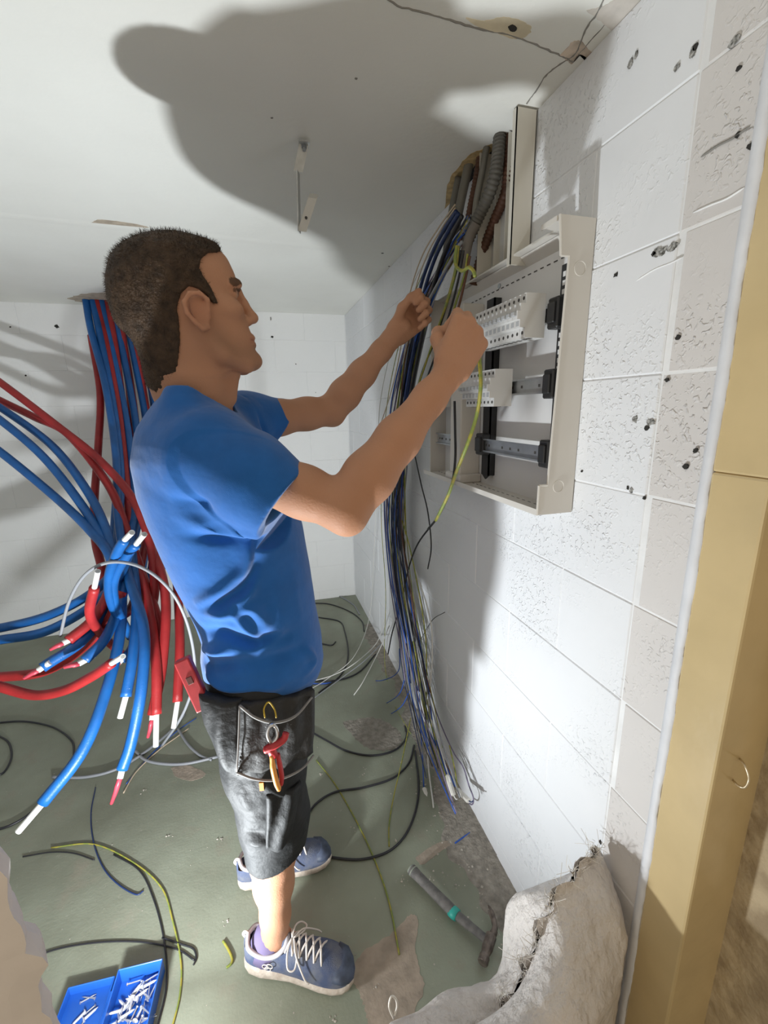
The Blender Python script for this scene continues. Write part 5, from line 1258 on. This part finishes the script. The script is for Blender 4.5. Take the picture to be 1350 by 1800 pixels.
# plaster crumbs and dust specks over the floor
rc = np.random.RandomState(8); v = []; f = []
def crumb(x, y, s):
    n = len(v); q = rc.uniform(.5, 1.2, 6)*s
    for (dx, dy, dz), m_ in zip(((1, 0, .4), (-1, 0, .4), (0, 1, .4), (0, -1, .4), (0, 0, 1), (0, 0, 0)), q): v.append((x+dx*m_, y+dy*m_, max(0, dz*m_*.8)))
    for a in ((0, 2, 4), (2, 1, 4), (1, 3, 4), (3, 0, 4)): f.append(tuple(n+i for i in a))
for _ in range(420):
    x, y = rc.uniform(-1.6, .6), rc.uniform(.6, 2.6)
    crumb(x, y, rc.choice([.0012, .0016, .002, .0032], p=[.4, .35, .2, .05]))
for _ in range(260): crumb(XR-abs(rc.normal(0, .10)), rc.uniform(.72, 1.6), rc.choice([.002, .003, .0045, .007], p=[.45, .35, .15, .05]))
for px, py in [(622,1456),(642,1352),(640,1360),(388,1478),(812,1520),(826,1528),(660,1735),(590,1790),(396,1622),(300,1470),(705,1545),(760,1545),(560,1362),(252,1392)]:
    p = aZ(px, py, 0)
    for k in range(4): crumb(p[0]+rc.normal(0, .006), p[1]+rc.normal(0, .006), rc.uniform(.002, .0045))
o = mesh('plaster_crumbs', (v, f), mat('crumbs', (0.46, 0.42, 0.36), .9, var=.3, vscale=30)); tag(o, 'scattered plaster crumbs and dust specks on the green floor', 'debris', kind='stuff')

# woven plastic sack against the door jamb
m_sack = mat('woven_white_sack', (0.66, 0.62, 0.59), 0.5, var=0.05, vscale=20, bump=0.0010, bscale=420, bump2=0.014, bscale2=34, spec=0.4)
def sack():
    # outline at shoulder height (far side then camera side), and the gathered torn mouth as a ridge above it
    far = spline([aY(688,1796,.545), aY(740,1775,.55), aY(792,1742,.57), aY(860,1732,.575), aY(880,1680,.585), aY(893,1588,.60), aY(934,1566,.60), aY(990,1562,.59), aY(1045,1560,.56), aY(1085,1590,.52)], 6)
    near = spline([aY(1085,1590,.52), aY(1100,1650,.46), aY(1085,1730,.42), aY(1040,1790,.39), aY(970,1850,.37), aY(880,1890,.37), aY(790,1880,.40), aY(715,1840,.47), aY(688,1796,.545)], 6)
    ridge = spline([aY(800,1850,.47), aY(868,1798,.485), aY(915,1725,.495), aY(945,1650,.505), aY(968,1590,.515), aY(1000,1552,.53), aY(1030,1520,.55), aY(1052,1494,.565)], 6)
    def res(L, n, ends=False):
        L = np.array(L); d = np.concatenate([[0], np.cumsum(np.linalg.norm(np.diff(L, axis=0), axis=1))]); t = np.linspace(0, d[-1], n, endpoint=ends)
        return np.stack([np.interp(t, d, L[:, i]) for i in range(3)], 1)
    h = 48; nseg = 2*h
    A = np.concatenate([res(far, h), res(near, h)]); R_ = res(ridge, h+1, True)
    T_ = np.concatenate([R_[:h], R_[::-1][:h]])
    side = np.concatenate([np.full(h, .003), np.full(h, -.003)])
    T_[:, 1] += side
    cx, cy_ = .385, .515; ang = np.unwrap(np.arctan2(A[:, 1]-cy_, A[:, 0]-cx))
    P = []
    for u in np.linspace(0, 1, 16, endpoint=False):            # floor to shoulder
        bul = 1+.10*math.sin(math.pi*u); w = u**1.3
        x = (cx+.205*np.cos(ang)*bul)*(1-w)+A[:, 0]*w; y = (cy_+.125*np.sin(ang)*bul)*(1-w)+A[:, 1]*w
        P.append(np.stack([x, y, A[:, 2]*u], 1))
    for u in np.linspace(0, 1, 18):                              # shoulder to the gathered mouth
        s_ = u**1.25; Q_ = A*(1-s_)+T_*s_; Q_[:, 2] += .018*np.sin(math.pi*u); P.append(Q_)
    rg = random.Random(7); jag = np.array([rg.uniform(.004, .030) for _ in range(h+1)]); jag = np.convolve(jag, [.3, .4, .3], 'same'); jj = np.concatenate([jag[:h], jag[::-1][:h]])
    top_ = T_.copy(); top_[:, 2] += jj; top_[:, 0] += .012*np.sin(np.concatenate([np.arange(h), np.arange(h)[::-1]])*.9); kk = np.concatenate([np.arange(h), np.arange(h)[::-1]]); top_[:, 1] += .006*np.sin(kk*1.7); P.append(T_*.5+top_*.5); P.append(top_)
    P = np.array(P); nl = len(P); flat = P.reshape(-1, 3); c = np.array([cx, cy_, .22])
    nr = flat-c; nr[:, 2] *= .6; nr /= np.linalg.norm(nr, axis=1)[:, None]
    amp = np.repeat(np.concatenate([np.linspace(.2, 1, 16), np.linspace(1, .35, 18), [.2, .2]]), nseg)
    dv = amp*(.012*noise3(flat, 24, 41)+.014*(.35-np.abs(noise3(flat, 42, 42)))+.011*(.3-np.abs(noise3(flat, 85, 43)))+.006*(.3-np.abs(noise3(flat, 170, 44))))
    flat = flat+nr*dv[:, None]; flat[:, 0] = np.minimum(flat[:, 0], XR-.014); flat[:, 2] = np.maximum(flat[:, 2], .001)
    fs = []
    for j in range(nl-1):
        for i in range(nseg): i2 = (i+1) % nseg; fs.append((j*nseg+i, j*nseg+i2, (j+1)*nseg+i2, (j+1)*nseg+i))
    fs.append(tuple(reversed(range(nseg))))
    return flat, fs, flat[(nl-1)*nseg:]
sv, sf, tops = sack()
sk = empty('woven_sack', (.385, .515, 0)); tag(sk, 'crumpled white woven plastic sack with a frayed mouth beside the door jamb', 'sack')
so = keep(mesh('sack_cloth', (sv, sf), m_sack, None, True), sk)
# frayed threads on the mouth: too fine to pick apart
rf = np.random.RandomState(6); vv = []; ff = []
for _ in range(300):
    i = rf.randint(len(tops)); p = tops[i]*(1-rf.rand()*.0)+rf.normal(0, .003, 3)
    d = nrm(np.array([rf.normal(0, .6), rf.normal(-.1, .6), rf.normal(.35, .6)])); L = rf.choice([.008, .012, .018, .03])*rf.uniform(.7, 1.2)
    a = tubev(spline([p, p+d*L*.5+rf.normal(0, .003, 3), p+d*L+rf.normal(0, .005, 3)], 3), .00045, 3, cap=False, flat=1.0)
    n = len(vv); vv += [tuple(x) for x in a[0]]; ff += [tuple(k+n for k in q) for q in a[1]]
fr = mesh('frayed_threads', (vv, ff), mat('sack_thread', (0.72, 0.68, 0.62), .5)); keep(fr, sk); fr['kind'] = 'stuff'
tl = [aY(692,1790,.54), aY(684,1770,.545), aY(688,1752,.55), aY(696,1756,.55), aY(698,1770,.545), aY(694,1785,.54)]
keep(mesh('tie_loop', tubev(spline(tl, 4), .0020, 6), mat('sack_thread', (0.72, 0.68, 0.62), .5), None, True), sk)

# bent wire hook in the masonry
m_hook = mat('bare_wire', (0.62, 0.52, 0.36), .35, metal=.6)
o = mesh('wire_hook', tubev(spline([aY(1300,1333,.390), aY(1308,1343,.374), aY(1315,1360,.366), aY(1316,1373,.364), aY(1309,1384,.366), aY(1298,1381,.374), aY(1287,1370,.390)], 5), .0017, 6), m_hook, None, True); tag(o, 'bent bare wire hook sticking out beside the door jamb', 'hook')
